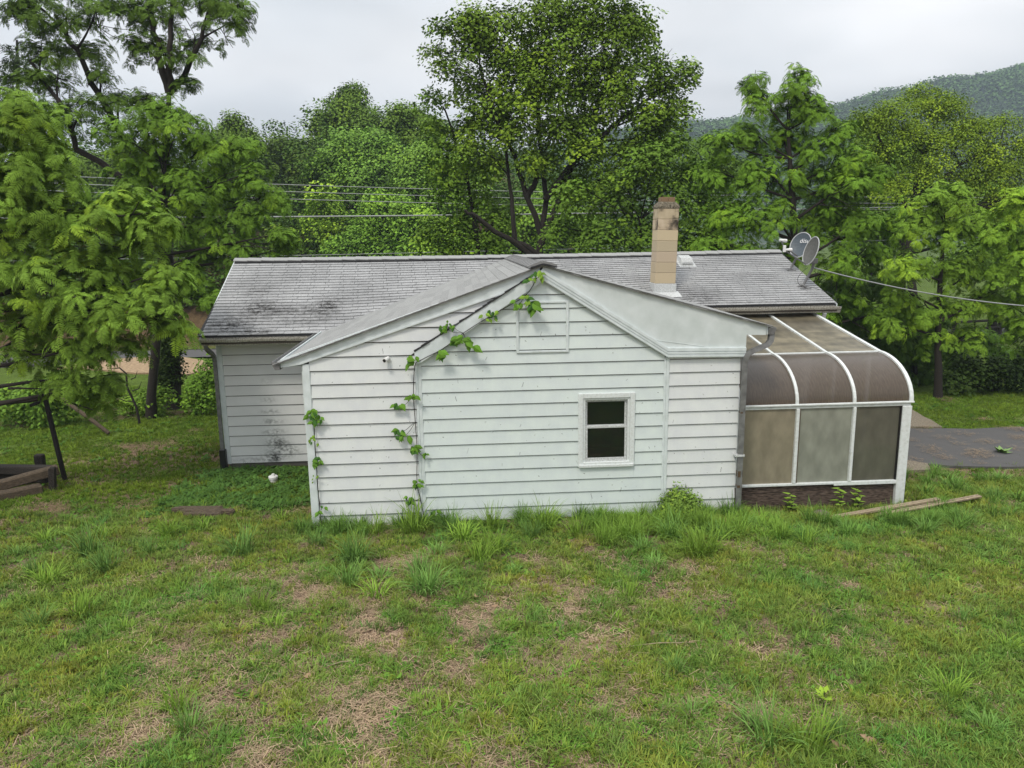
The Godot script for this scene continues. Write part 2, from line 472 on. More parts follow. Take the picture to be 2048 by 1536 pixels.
func gutter_mesh(path: Array, out: Vector3, h := 0.115, w := 0.115) -> MB:   # a K-style trough swept along path; out points away from the roof
	var b := MB.new()
	var prof := [Vector2(0, 0), Vector2(0, -h), Vector2(w * 0.62, -h), Vector2(w * 0.72, -h * 0.62), Vector2(w * 0.9, -h * 0.42), Vector2(w, -h * 0.1), Vector2(w, 0.0), Vector2(w - 0.012, 0.0), Vector2(w - 0.012, -0.012)]
	var inn := [Vector2(w - 0.012, -0.012), Vector2(w * 0.9 - 0.006, -h * 0.42), Vector2(w * 0.62, -h + 0.006), Vector2(0.005, -h + 0.006), Vector2(0.005, 0), Vector2(0, 0)]
	prof.append_array(inn)
	for i in path.size() - 1:
		for k in prof.size() - 1:
			var f := func(j: int, q: Vector2) -> Vector3: return path[j] + out * q.x + Vector3.UP * q.y
			b.quad(f.call(i, prof[k]), f.call(i, prof[k + 1]), f.call(i + 1, prof[k + 1]), f.call(i + 1, prof[k]))
	for e in [0, path.size() - 1]:
		var o: Vector3 = path[e]
		var pts := []
		for q in [Vector2(0, 0), Vector2(0, -h), Vector2(w * 0.62, -h), Vector2(w * 0.9, -h * 0.42), Vector2(w, 0)]: pts.append(o + out * q.x + Vector3.UP * q.y)
		for k in range(1, 4):
			if e == 0: b.tri(pts[0], pts[k + 1], pts[k])
			else: b.tri(pts[0], pts[k], pts[k + 1])
	return b

func front_addition() -> void:
	var o := thing("house_addition", "white gabled house addition with lap siding and one small sash window", "house", Vector3(0.95, -0.3, -2.0))
	var suv := func(p: Vector3) -> Vector2: return Vector2((p.x + 2.5) / 7.0, 1.0 - (p.y + 0.4) / 4.2)
	# wall body with the window opening
	var WX0 := 1.80
	var WX1 := 2.50
	var WY0 := 0.66
	var WY1 := 1.67
	var w := MB.new()
	var gab := PackedVector2Array([Vector2(-2.28, 1.67), Vector2(4.19, 1.67), Vector2(4.19, 2.62), Vector2(1.19, 3.55), Vector2(-2.28, 2.30)])
	w.prism(gab, -0.14, -0.004)
	w.box(Vector3(-2.28, -0.3, -0.14), Vector3(WX0, 1.67, -0.004))
	w.box(Vector3(WX1, -0.3, -0.14), Vector3(4.19, 1.67, -0.004))
	w.box(Vector3(WX0, -0.3, -0.14), Vector3(WX1, WY0, -0.004))
	w.box(Vector3(-2.28, -0.3, -3.76), Vector3(-2.16, 2.30, -0.14))
	w.box(Vector3(4.07, -0.3, -4.05), Vector3(4.19, 2.62, -0.14))
	var wall := part(o, "wall", w, M["inner_wall"])
	var fl := MB.new()
	fl.box(Vector3(-2.16, -0.32, -3.76), Vector3(4.07, -0.18, -0.14))
	part(o, "floor", fl, M["inner_wall"])
	var cl := MB.new()
	cl.box(Vector3(-2.16, 2.2, -3.76), Vector3(4.07, 2.26, -0.14))
	part(o, "ceiling", cl, M["inner_wall"])
	var bw := MB.new()
	bw.box(Vector3(-2.16, -0.3, -3.74), Vector3(4.07, 2.2, -3.66))
	part(o, "partition", bw, M["inner_wall"])
	var fd := MB.new()
	fd.box(Vector3(-2.30, -0.6, -3.7), Vector3(4.17, -0.2, -0.03))
	part(o, "foundation", fd, M["foundation"])
	# siding, section by section
	rng.seed = 3
	var lapl := [Vector2(-3.0, 2.126), Vector2(2.0, 3.755)]          # under the wide roof's left bargeboard
	for k in range(-2, 19):   # left section, which also shows above the steep board
		var y0 := k * E - 0.035
		var y1 := y0 + E - 0.017
		if k == -2: y0 = -0.24
		var pol := rect(-2.24, maxf(y0, -0.24), 1.0 if y0 > 2.3 else -0.705, y1)
		if y0 <= 2.3 and y1 > 2.46:
			pol = rect(-2.24, y0, 1.0, y1)
		if k == -2: y0 = -0.24 - 0.06
		pol = clip_poly(pol, lapl[0], lapl[1])
		if y1 > 2.44: pol = clip_poly(pol, Vector2(1.06, 3.545), Vector2(-0.70, 2.44))
		if pol.size() < 3: continue
		var tn := rng.randf_range(0.965, 1.0)
		part(wall, "siding_board", lap_board(pol, y0, 0.0, 0.026, suv, Color(tn, tn, tn)), M["siding_left"])
	for k in range(-1, 18):   # the old gable between the corner strips
		var y0 := k * E
		var y1 := y0 + E - 0.014
		if k == -1: y0 = -0.2
		var segs := [[-0.62, 3.03, y0, y1]]
		if y1 > 0.592 and y0 < 1.748:
			segs = [[-0.62, 1.722, y0, y1], [2.588, 3.03, y0, y1]]
			if y0 < 0.57: segs.append([1.723, 2.587, y0, 0.592])
			if y1 > 1.76: segs.append([1.723, 2.587, 1.748, y1])
		for seg in segs:
			var pol := rect(seg[0], seg[2], seg[1], seg[3])
			pol = clip_poly(pol, Vector2(-0.623, 2.33), Vector2(1.192, 3.50))
			pol = clip_poly(pol, Vector2(1.192, 3.50), Vector2(3.062, 2.32))
			if pol.size() < 3: continue
			var tn := rng.randf_range(0.965, 1.0)
			part(wall, "siding_board", lap_board(pol, y0, 0.0, 0.022, suv, Color(tn, tn, tn)), M["siding"])
	for k in range(-1, 12):   # right section
		var y0 := k * E + 0.006
		var y1 := minf(y0 + E - 0.014, 2.27)
		if k == -1: y0 = -0.235
		var tn := rng.randf_range(0.965, 1.0)
		part(wall, "siding_board", lap_board(rect(3.10, y0, 4.20, y1), y0, 0.0, 0.024, suv, Color(tn, tn, tn)), M["siding_left"])
	# corner strips
	for s in [[-2.335, -2.235, -0.30, 2.30, 0.035], [-0.705, -0.668, -0.24, 2.44, 0.03], [-0.668, -0.615, -0.2, 2.28, 0.024], [3.025, 3.06, -0.2, 2.27, 0.026], [3.06, 3.105, -0.24, 2.27, 0.032]]:
		var b := MB.new()
		b.cbox(Vector3(s[0], s[2], -0.02), Vector3(s[1], s[3], s[4]), 0.004)
		part(o, "corner_strip", b, M["trim"])
	var cr := MB.new()
	cr.cbox(Vector3(-2.36, -0.3, -0.16), Vector3(-2.285, 2.30, -0.02), 0.004)
	part(o, "corner_strip", cr, M["trim"])
	# wide roof: left bargeboard with its turned edge
	var b1 := MB.new()
	b1.prism(PackedVector2Array([Vector2(-2.62, 2.39), Vector2(-2.62, 2.265), Vector2(-2.36, 2.30), Vector2(0.70, 3.297), Vector2(1.15, 3.44), Vector2(1.15, 3.648)]), 0.004, 0.045)
	part(o, "bargeboard", b1, M["trim"])
	var b1b := MB.new()
	b1b.prism(PackedVector2Array([Vector2(-2.36, 2.30), Vector2(0.70, 3.297), Vector2(0.70, 3.322), Vector2(-2.36, 2.325)]), 0.045, 0.056)
	part(o, "bargeboard_lip", b1b, M["trim"])
	# old steep gable: left bargeboard with a ragged edge of black shingle left on it
	var b2 := MB.new()
	b2.prism(PackedVector2Array([Vector2(-0.70, 2.285), Vector2(-0.625, 2.285), Vector2(1.192, 3.45), Vector2(1.192, 3.62), Vector2(-0.70, 2.452)]), 0.026, 0.095)
	part(o, "bargeboard", b2, M["trim"])
	rng.seed = 8
	var sg := 0.0
	while sg < 0.93:
		var s2 := minf(sg + rng.randf_range(0.03, 0.09), 0.95)
		var a := Vector2(-0.70, 2.452).lerp(Vector2(1.192, 3.62), sg)
		var bb := Vector2(-0.70, 2.452).lerp(Vector2(1.192, 3.62), s2)
		var th := rng.randf_range(0.012, 0.028)
		var rb := MB.new()
		rb.prism(PackedVector2Array([a + Vector2(0.004, 0.001), bb + Vector2(0, 0.001), bb + Vector2(-0.005, th * rng.randf_range(0.6, 1.2)), a + Vector2(-0.01, th)]), 0.03, 0.1 + rng.randf_range(0.0, 0.02))
		part(o, "shingle_remnant", rb, M["tar"])
		sg = s2
	# right: ribbed metal fascia of the old gable and its level return
	for s in [[0.0, 1.0, 0.075], [0.08, 0.30, 0.086], [0.40, 0.58, 0.086], [0.66, 0.96, 0.088]]:
		var lo0 := Vector2(1.192, 3.45).lerp(Vector2(1.193, 3.616), s[0])
		var lo1 := Vector2(3.062, 2.272).lerp(Vector2(3.058, 2.425), s[0])
		var hi1 := Vector2(3.062, 2.272).lerp(Vector2(3.058, 2.425), s[1])
		var hi0 := Vector2(1.192, 3.45).lerp(Vector2(1.193, 3.616), s[1])
		var f1 := MB.new()
		f1.prism(PackedVector2Array([lo0, lo1, hi1, hi0]), 0.02 if s[0] == 0.0 else 0.075, s[2])
		part(o, "fascia" if s[0] == 0.0 else "fascia_rib", f1, M["trim"])
		var f2 := MB.new()
		var ya := lerpf(2.262, 2.41, s[0])
		var yb := lerpf(2.262, 2.41, s[1])
		f2.prism(PackedVector2Array([lo1 + Vector2(0.0015, 0), Vector2(4.255, ya - 0.008), Vector2(4.255, yb - 0.008), hi1 + Vector2(0.0015, 0)]), 0.02 if s[0] == 0.0 else 0.075, s[2])
		part(o, "fascia" if s[0] == 0.0 else "fascia_rib", f2, M["trim"])
	# plain metal sheet filling the gap up to the wide roof
	var pn := MB.new()
	pn.prism(PackedVector2Array([Vector2(1.19, 3.612), Vector2(3.055, 2.42), Vector2(4.262, 2.398), Vector2(4.262, 2.587), Vector2(4.56, 2.58), Vector2(4.57, 2.712), Vector2(1.19, 3.648)]), 0.008, 0.05)
	part(o, "gable_sheet", pn, M["panel"])
	var sm := MB.new()
	sm.prism(PackedVector2Array([Vector2(2.86, 2.548), Vector2(2.88, 2.535), Vector2(3.62, 2.425), Vector2(3.62, 2.431)]), 0.05, 0.056)
	part(o, "seam", sm, M["panel"])
	var sf := MB.new()
	sf.box(Vector3(4.192, 2.588, -4.3), Vector3(4.57, 2.60, 0.008))
	part(o, "soffit", sf, M["trim"])
	var fx := MB.new()
	fx.box(Vector3(4.57, 2.585, -4.3), Vector3(4.59, 2.71, 0.05))
	part(o, "eave_board", fx, M["trim"])
	var fy := MB.new()
	fy.box(Vector3(-2.64, 2.262, -3.2), Vector3(-2.62, 2.385, 0.045))
	part(o, "eave_board", fy, M["trim"])
	var fz := MB.new()
	fz.box(Vector3(-2.62, 2.27, -3.2), Vector3(-2.285, 2.28, 0.004))
	part(o, "soffit", fz, M["trim"])
	# roof deck and shingles
	var deck := MB.new()
	var L0 := -2.72
	for side in [0, 1]:
		var xe := L0 if side == 0 else 4.66
		var ye := roof_left_y(xe) if side == 0 else roof_right_y(xe)
		var zb_e := -3.32 - (ye - 2.333) / 0.4016 - 0.25
		var zb_r := -6.40
		if side == 1: zb_e = -4.15
		var p0 := Vector3(xe, ye, 0.09)
		var p1 := Vector3(1.19, 3.675, 0.09)
		var p2 := Vector3(1.19, 3.615, zb_r)
		var p3 := Vector3(xe, ye, zb_e)
		var d := Vector3(0, -0.022, 0)
		if side == 0: deck.hexa([p0 + d, p1 + d, p1, p0, p3 + d, p2 + d, p2, p3])
		else: deck.hexa([p1 + d, p0 + d, p0, p1, p2 + d, p3 + d, p3, p2])
	var rp := part(o, "roof", deck, M["shingle_light"])
	rng.seed = 21
	var uvn := func(p: Vector3) -> Vector2: return Vector2(p.z, p.x)
	for side in [0, 1]:
		var sgn := -1.0 if side == 0 else 1.0
		var slope := 0.347 if side == 0 else 0.279
		var run := 1.19 - L0 if side == 0 else 4.66 - 1.19
		var nrm := Vector3(sgn * slope, 1, 0).normalized()
		var ncourse := int(run / 0.127)
		for c in ncourse:
			var x0 := sgn * (run - c * 0.127) + 1.19 + sgn * 0.015
			var yy := 3.675 - slope * absf(x0 - 1.19)
			var zb: float
			if side == 0: zb = -3.32 - (yy - 2.333) / 0.4155 - 0.12
			else: zb = -3.806 - (yy - 2.655) / 0.375 - 0.12
			zb = clampf(zb, -6.40, -3.2)
			var z := 0.115 + rng.randf_range(-0.012, 0.012)
			var off := (c % 3) * 0.3
			var first := true
			while z > zb:
				var ln := 0.914 - (off if first else 0.0)
				if side == 1: ln += 0.914
				first = false
				var z2 := maxf(z - ln, zb)
				if z - z2 < 0.08: break
				var pf := func(s: float, t: float) -> Vector3:   # s: distance back from the gable, t: metres down from the ridge
					var xx := 1.19 + sgn * t
					return Vector3(xx, 3.675 - slope * t + 0.002 - 0.06 * clampf(s / 6.5, 0, 1) * clampf(1.0 - t / run, 0, 1), 0.115 - s)
				var t_lo := absf(x0 - 1.19)
				var batch := rng.randf_range(0.84, 1.0)
				var bsh := MB.new()
				if side == 0: bsh = shingle_strip(pf, 0.115 - z, 0.115 - z2, t_lo, maxf(t_lo - 0.15, 0.0), 0.007, nrm, 3 if z - z2 > 0.6 else 2, 0.004, uvn, Color(batch, batch, batch))
				else: bsh = shingle_strip(func(s: float, t: float) -> Vector3: return pf.call(0.115 - z2 - (s - (0.115 - z)), t), 0.115 - z, 0.115 - z2, t_lo, maxf(t_lo - 0.15, 0.0), 0.007, nrm, 3, 0.004, uvn, Color(batch, batch, batch))
				part(rp, "shingle", bsh, M["shingle_light"])
				z = z2
	for k in 18:   # ridge caps lapped from the gable to the main ridge
		var z0 := 0.14 - k * 0.36
		var z1 := maxf(z0 - 0.40, -6.45)
		var y := 3.70 - 0.06 * clampf(-z0 / 6.4, 0, 1)
		var b := MB.new()
		var t0 := 0.034 if k == 0 else 0.018
		var pts0 := []
		var pts1 := []
		for q in [[-0.19, -0.064], [-0.09, -0.02], [0.0, 0.004], [0.09, -0.014], [0.2, -0.05]]:
			pts0.append(Vector3(1.19 + q[0], y + q[1] + t0, z0)); pts1.append(Vector3(1.19 + q[0], y + q[1] + 0.004, z1))
		for i in 4:
			b.quad(pts0[i], pts0[i + 1], pts1[i + 1], pts1[i])
			b.quad(pts0[i] + Vector3(0, -t0, 0), pts0[i + 1] + Vector3(0, -t0, 0), pts0[i + 1], pts0[i])
		for i in [0, 4]:
			var e: Vector3 = pts0[i]
			var e1: Vector3 = pts1[i]
			if i == 0: b.quad(e1 + Vector3(0, -t0, 0), e + Vector3(0, -t0, 0), e, e1)
			else: b.quad(e + Vector3(0, -t0, 0), e1 + Vector3(0, -t0, 0), e1, e)
		part(rp, "ridge_cap", b, M["cap"])
	var re := MB.new()   # torn black edge under the first cap
	re.prism(PackedVector2Array([Vector2(1.01, 3.655), Vector2(1.19, 3.70), Vector2(1.39, 3.655), Vector2(1.39, 3.635), Vector2(1.19, 3.678), Vector2(1.01, 3.63)]), 0.05, 0.145)
	part(rp, "underlay_edge", re, M["tar"])
	# gutters and the grey downspout
	part(o, "gutter", gutter_mesh([Vector3(-2.645, 2.352, -3.15), Vector3(-2.645, 2.352, 0.09)], Vector3(-1, 0, 0)), M["galvanised"])
	part(o, "gutter", gutter_mesh([Vector3(4.592, 2.69, 0.09), Vector3(4.592, 2.69, -3.9)], Vector3(1, 0, 0), 0.1, 0.11), M["galvanised"])
	var ds := MB.new()
	var path := [Vector3(4.65, 2.63, 0.03), Vector3(4.65, 2.56, 0.035), Vector3(4.635, 2.49, 0.045), Vector3(4.58, 2.43, 0.06), Vector3(4.48, 2.395, 0.075), Vector3(4.38, 2.36, 0.085), Vector3(4.29, 2.31, 0.085), Vector3(4.25, 2.24, 0.08), Vector3(4.243, 2.15, 0.075), Vector3(4.243, 1.2, 0.07), Vector3(4.243, -0.22, 0.07)]
	ds.tube(path, [0.054], 4, true, Vector2.ONE, Vector3(0, 0, 1))
	var dsp := part(o, "downspout", ds, M["galvanised"])
	for s in [[1.40, 0.012], [0.42, 0.05], [0.22, 0.02]]:
		var rb := MB.new()
		rb.tube([Vector3(4.243, s[0] - s[1], 0.07), Vector3(4.243, s[0] + s[1], 0.07)], [0.0555], 4, false, Vector2.ONE, Vector3(0, 0, 1))
		part(dsp, "rust_band", rb, M["rust"])
	var st := MB.new()
	st.cbox(Vector3(4.15, 0.70, 0.02), Vector3(4.30, 0.735, 0.115), 0.004)
	part(dsp, "strap", st, M["metal_white"])
	# attic hatch: four strips on the siding
	for s in [[0.795, 2.39, 0.835, 3.15], [1.535, 2.39, 1.575, 3.15], [0.835, 3.12, 1.535, 3.15], [0.835, 2.39, 1.535, 2.422]]:
		var b := MB.new()
		b.cbox(Vector3(s[0], s[1], 0.0), Vector3(s[2], s[3], 0.036), 0.004)
		part(o, "hatch_frame", b, M["trim"])
	# window
	var wn := MB.new()
	var wf := func(x0: float, y0: float, x1: float, y1: float, z0: float, z1: float) -> void: wn.cbox(Vector3(x0, y0, z0), Vector3(x1, y1, z1), 0.004)
	wf.call(1.722, 0.60, 1.795, 1.748, -0.01, 0.042); wf.call(2.515, 0.60, 2.588, 1.748, -0.01, 0.042)
	wf.call(1.795, 1.675, 2.515, 1.748, -0.01, 0.040)
	wf.call(1.795, 0.655, 1.832, 1.675, -0.03, 0.022); wf.call(2.478, 0.655, 2.515, 1.675, -0.03, 0.022)
	wf.call(1.832, 1.640, 2.478, 1.675, -0.03, 0.020)
	var win := part(o, "window", wn, M["worn_trim"])
	var si := MB.new()
	si.cbox(Vector3(1.735, 0.592, -0.02), Vector3(2.575, 0.640, 0.065), 0.006)
	si.cbox(Vector3(1.795, 0.640, -0.05), Vector3(2.515, 0.675, 0.045), 0.005)
	part(win, "sill", si, M["worn_trim"])
	for s in [[1.21, 1.64, -0.052, -0.026], [0.676, 1.235, -0.022, 0.008]]:
		var b := MB.new()
		var th := 0.035
		b.cbox(Vector3(1.834, s[0], s[2]), Vector3(1.834 + th, s[1], s[3]), 0.003)
		b.cbox(Vector3(2.476 - th, s[0], s[2]), Vector3(2.476, s[1], s[3]), 0.003)
		b.cbox(Vector3(1.834 + th, s[1] - th, s[2]), Vector3(2.476 - th, s[1], s[3]), 0.003)
		b.cbox(Vector3(1.834 + th, s[0], s[2]), Vector3(2.476 - th, s[0] + (th if s[0] > 1 else 0.055), s[3]), 0.003)
		part(win, "sash", b, M["metal_white"])
		var g := MB.new()
		g.box(Vector3(1.834 + th, s[0] + th, (s[2] + s[3]) / 2 - 0.002), Vector3(2.476 - th, s[1] - th, (s[2] + s[3]) / 2 + 0.002))
		part(win, "pane", g, M["window_glass"])
	var lk := MB.new()
	lk.cbox(Vector3(2.11, 1.235, -0.02), Vector3(2.19, 1.252, 0.0), 0.004)
	part(win, "latch", lk, M["metal_white"])

func main_house() -> void:
	var o := thing("main_house", "long low white house behind the addition under a grey shingle roof", "house", Vector3(1.3, -0.5, -6.4))
	var w := MB.new()
	for s in [[-4.70, -4.58, -9.0, -3.79, 2.25], [7.2, 7.32, -9.0, -4.08, 2.5]]:   # end walls with their gables
		w.box(Vector3(s[0], -0.4, s[2]), Vector3(s[1], s[4], s[3]))
		w.hexa([Vector3(s[0], s[4], -3.79), Vector3(s[1], s[4], -3.79), Vector3(s[1], 3.5, -6.35), Vector3(s[0], 3.5, -6.35), Vector3(s[0], s[4], -9.0), Vector3(s[1], s[4], -9.0), Vector3(s[1], 3.5, -6.45), Vector3(s[0], 3.5, -6.45)])
	w.box(Vector3(-4.58, -0.4, -3.9), Vector3(-2.2, 2.25, -3.79))
	w.box(Vector3(-2.2, -0.4, -3.95), Vector3(4.2, 2.25, -3.79))
	w.box(Vector3(4.2, -0.4, -4.2), Vector3(7.2, 2.5, -4.08))
	w.box(Vector3(-4.58, -0.4, -9.0), Vector3(7.2, 2.25, -8.88))
	var wall := part(o, "wall", w, M["inner_wall"])
	var wuv := func(p: Vector3) -> Vector2: return Vector2((p.x + 4.8) / 2.8, (2.25 - p.y) / 2.6)
	rng.seed = 5
	for k in range(0, 13):
		var y0 := -0.134 - 0.155 if k == 0 else -0.134 + (k - 1) * E
		var y1 := minf((-0.134 if k == 0 else y0 + E) - 0.016, 2.24)
		var tn := rng.randf_range(0.965, 1.0)
		var b := lap_board(rect(-4.66, y0, -2.30, y1), y0, -3.785, 0.020, wuv, Color(tn, tn, tn))
		part(wall, "siding_board", b, M["siding_wing"])
	for k in range(0, 14):   # behind the sunroom
		var y0 := -0.25 + k * E
		var b := lap_board(rect(4.20, y0, 7.30, y0 + E + 0.01), y0, -4.075, 0.013, wuv, Color(1, 1, 1))
		part(wall, "siding_board", b, M["siding_left"])
	var ct := MB.new()
	ct.cbox(Vector3(-4.755, -0.30, -3.93), Vector3(-4.655, 2.24, -3.755), 0.005)
	part(o, "corner_strip", ct, M["trim"])
	var fd := MB.new()
	fd.box(Vector3(-4.68, -0.7, -8.9), Vector3(7.28, -0.29, -3.82))
	part(o, "foundation", fd, M["foundation"])
	# roof decks
	var dk := MB.new()
	var xs := [-4.94, -2.3, 1.1, 4.5, 7.5]
	for i in 4:
		var x0: float = xs[i]
		var x1: float = xs[i + 1]
		var a0 := main_roof(x0, 0.0)
		var a1 := main_roof(x1, 0.0)
		var r0 := main_roof(x0, 1.0)
		var r1 := main_roof(x1, 1.0)
		var d := Vector3(0, -0.03, 0)
		var e := Vector3(0, -0.004, 0)
		dk.hexa([a0 + d, a1 + d, a1 + e, a0 + e, r0 + d, r1 + d, r1 + e, r0 + e])
		var q0 := Vector3(x0, 2.3, -9.35)
		var q1 := Vector3(x1, 2.3, -9.35)
		dk.hexa([r0 + d, r1 + d, r1 + e, r0 + e, q0 + d, q1 + d, q1 + e, q0 + e])
	var roof := part(o, "roof", dk, M["tar"])
	# shingles, course by course, left and right of the addition's roof
	rng.seed = 33
	var NC := 26
	for half in [0, 1]:
		for c in NC:
			var v0 := (c - 0.12) / float(NC)
			var v1 := minf((c + 1.1) / float(NC), 1.0)
			var rake := lerpf(-4.87, -5.01, v0) if half == 0 else lerpf(7.585, 7.44, v0)
			var yv := main_roof(-3.0 if half == 0 else 6.0, v0).y
			var xin := 1.19 - (3.675 - yv) / 0.347 + 0.35 if half == 0 else 1.19 + (3.66 - yv) / 0.279 - 0.45
			xin = minf(xin, 1.25) if half == 0 else maxf(xin, 1.1)
			var x := rake if half == 0 else xin - rng.randf() * 0.3
			var xend := xin if half == 0 else rake
			var off := fposmod(c * 0.1525 * (1.0 if c % 2 == 0 else 3.0), 0.9)
			var first := true
			while x < xend - 0.05:
				var ln := 0.914 - (off if first else 0.0)
				first = false
				if ln < 0.2: ln += 0.305
				var x2 := minf(x + ln, xend)
				if xend - x2 < 0.12: x2 = xend
				var cuts := maxi(1, int(round((x2 - x) / 0.305)))
				var ze := -3.32 if half == 0 else -3.806
				var uvf := func(p: Vector3) -> Vector2: return Vector2((p.x + 6.0) / 14.0, 1.0 - clampf((ze - p.z) / (ze + 6.406), 0.0, 1.0))
				var batch := rng.randf_range(0.88, 1.0)   # strips differ a little in tone from batch to batch
				var b := shingle_strip(func(s: float, t: float) -> Vector3: return main_roof(s, t), x, x2, v0, v1, 0.019, Vector3(0, 0.93, 0.37), cuts, 0.0022, uvf, Color(batch, batch, batch))
				part(roof, "shingle", b, M["shingle"])
				x = x2
	for k in 42:   # ridge caps over a dark ridge vent
		var x0 := -5.01 + k * 0.2965
		var x1 := x0 + 0.31
		var r0 := main_roof(x0, 1.0) + Vector3(0, 0.068, 0)
		var r1 := main_roof(x1, 1.0) + Vector3(0, 0.06, 0)
		var jit := Vector3(0, rng.randf_range(-0.004, 0.006), 0)
		r0 += jit
		var f := Vector3(0, -0.055, 0.15)
		var bk := Vector3(0, -0.06, -0.15)
		var th := Vector3(0, -0.014, 0)
		var b := MB.new()
		b.quad(r0 + f, r1 + f, r1, r0); b.quad(r0, r1, r1 + bk, r0 + bk)
		b.quad(r0 + f + th, r1 + f + th, r1 + f, r0 + f)
		b.tri(r0 + f + th, r0 + f, r0); b.tri(r0 + bk, r0, r0 + f + th)
		part(roof, "ridge_cap", b, M["shingle_light"])
	for s in [[-4.98, 0.62], [1.02, 7.44]]:
		var rv := MB.new()
		var pth := []
		for i in 13:
			var xx: float = lerpf(s[0], s[1], i / 12.0)
			pth.append(main_roof(xx, 1.0) + Vector3(0, -0.034 + 0.006 * sin(i * 2.3), 0.135))
		rv.tube(pth, [0.032], 6)
		part(roof, "ridge_vent", rv, M["tar"])
	# rake boards
	for s in [[-4.87, -5.01, -0.012], [7.585, 7.44, 0.012]]:
		var b := MB.new()
		var p0 := main_roof(s[0], 0.0)
		var p1 := main_roof(s[1], 1.0)
		var t := Vector3(0.025, 0, 0)
		var dn := Vector3(0, -0.16, 0)
		var u := Vector3(0, -0.012, 0)
		b.hexa([p0 + dn - t, p0 + dn + t, p0 + u + t, p0 + u - t, p1 + dn - t, p1 + dn + t, p1 + u + t, p1 + u - t])
		part(o, "rake_board", b, M["trim"])
	# eave boards, soffits, gutters with black debris
	for s in [[-4.86, -2.3, 0], [4.4, 7.58, 1]]:
		var e0 := eave_at(s[0])
		var e1 := eave_at(s[1])
		var b := MB.new()
		b.box(Vector3(s[0], e0.y - 0.17, e1.z - 0.03), Vector3(s[1], e1.y - 0.02, e1.z))
		part(o, "eave_board", b, M["gutter"])
		var so := MB.new()
		so.box(Vector3(s[0], e1.y - 0.175, e1.z - 0.5), Vector3(s[1], e1.y - 0.165, e1.z - 0.03))
		part(o, "soffit", so, M["trim"])
		var pth := []
		for i in 9:
			pth.append(Vector3(lerpf(s[0] - 0.02, s[1] + (0.06 if s[2] == 1 else 0.0), i / 8.0), e1.y - 0.058 + 0.006 * sin(i * 1.7 + s[0]), e1.z + 0.001))
		var gt := part(o, "gutter", gutter_mesh(pth, Vector3(0, 0, 1), 0.12, 0.12), M["gutter"])
		var db := MB.new()
		db.box(Vector3(s[0] + 0.02, e1.y - 0.15, e1.z + 0.01), Vector3(s[1] - 0.02, e1.y - 0.085, e1.z + 0.10))
		part(gt, "leaf_sludge", db, M["debris"])
		var dr := MB.new()
		dr.box(Vector3(s[0], e1.y - 0.035, e1.z - 0.0), Vector3(s[1], e1.y - 0.008, e1.z + 0.012))
		part(gt, "drip_edge", dr, M["tar"])
	# left downspout with a black boot
	var ds := MB.new()
	ds.tube([Vector3(-4.78, 2.17, -3.27), Vector3(-4.78, 2.10, -3.29), Vector3(-4.775, 2.03, -3.40), Vector3(-4.77, 1.96, -3.56), Vector3(-4.775, 1.88, -3.68), Vector3(-4.78, 1.78, -3.71), Vector3(-4.785, 0.9, -3.715), Vector3(-4.79, 0.0, -3.715)], [0.045], 4, true, Vector2.ONE, Vector3(0, 0, 1))
	var dsp := part(o, "downspout", ds, M["galvanised"])
	var bt := MB.new()
	bt.cbox(Vector3(-4.845, -0.42, -3.78), Vector3(-4.725, 0.02, -3.65), 0.012)
	part(dsp, "boot", bt, M["black_plastic"])
	var d2 := MB.new()
	d2.tube([Vector3(7.33, 2.47, -3.75), Vector3(7.33, 2.36, -3.80), Vector3(7.33, 2.25, -3.98), Vector3(7.33, 2.1, -4.03), Vector3(7.33, -0.3, -4.03)], [0.045], 4, true, Vector2.ONE, Vector3(0, 0, 1))
	part(o, "downspout", d2, M["metal_white"])
	chimney(o)
	# roof vent
	var vb := MB.new()
	var R := func(x: float, z: float, up: float) -> Vector3: return Vector3(x, main_roof(5.0, (-3.806 - z) / 2.6).y + up, z)
	vb.hexa([R.call(4.93, -5.74, 0.03), R.call(5.21, -5.74, 0.03), R.call(5.20, -5.80, 0.15), R.call(4.94, -5.80, 0.15), R.call(4.93, -6.16, 0.015), R.call(5.21, -6.16, 0.015), R.call(5.20, -6.10, 0.10), R.call(4.94, -6.10, 0.10)])
	var vn := part(o, "roof_vent", vb, M["metal_white"])
	var vf := MB.new()
	vf.hexa([R.call(4.88, -5.66, 0.012), R.call(5.26, -5.66, 0.012), R.call(5.26, -5.66, 0.018), R.call(4.88, -5.66, 0.018), R.call(4.88, -6.2, 0.012), R.call(5.26, -6.2, 0.012), R.call(5.26, -6.2, 0.018), R.call(4.88, -6.2, 0.018)])
	part(vn, "flange", vf, M["metal_white"])
	for k in 2:
		var lv := MB.new()
		lv.box(R.call(4.95, -5.75 + k * 0.0, 0.045 + k * 0.04), R.call(5.19, -5.733, 0.052 + k * 0.04))
		part(vn, "louvre", lv, M["arm_grey"])

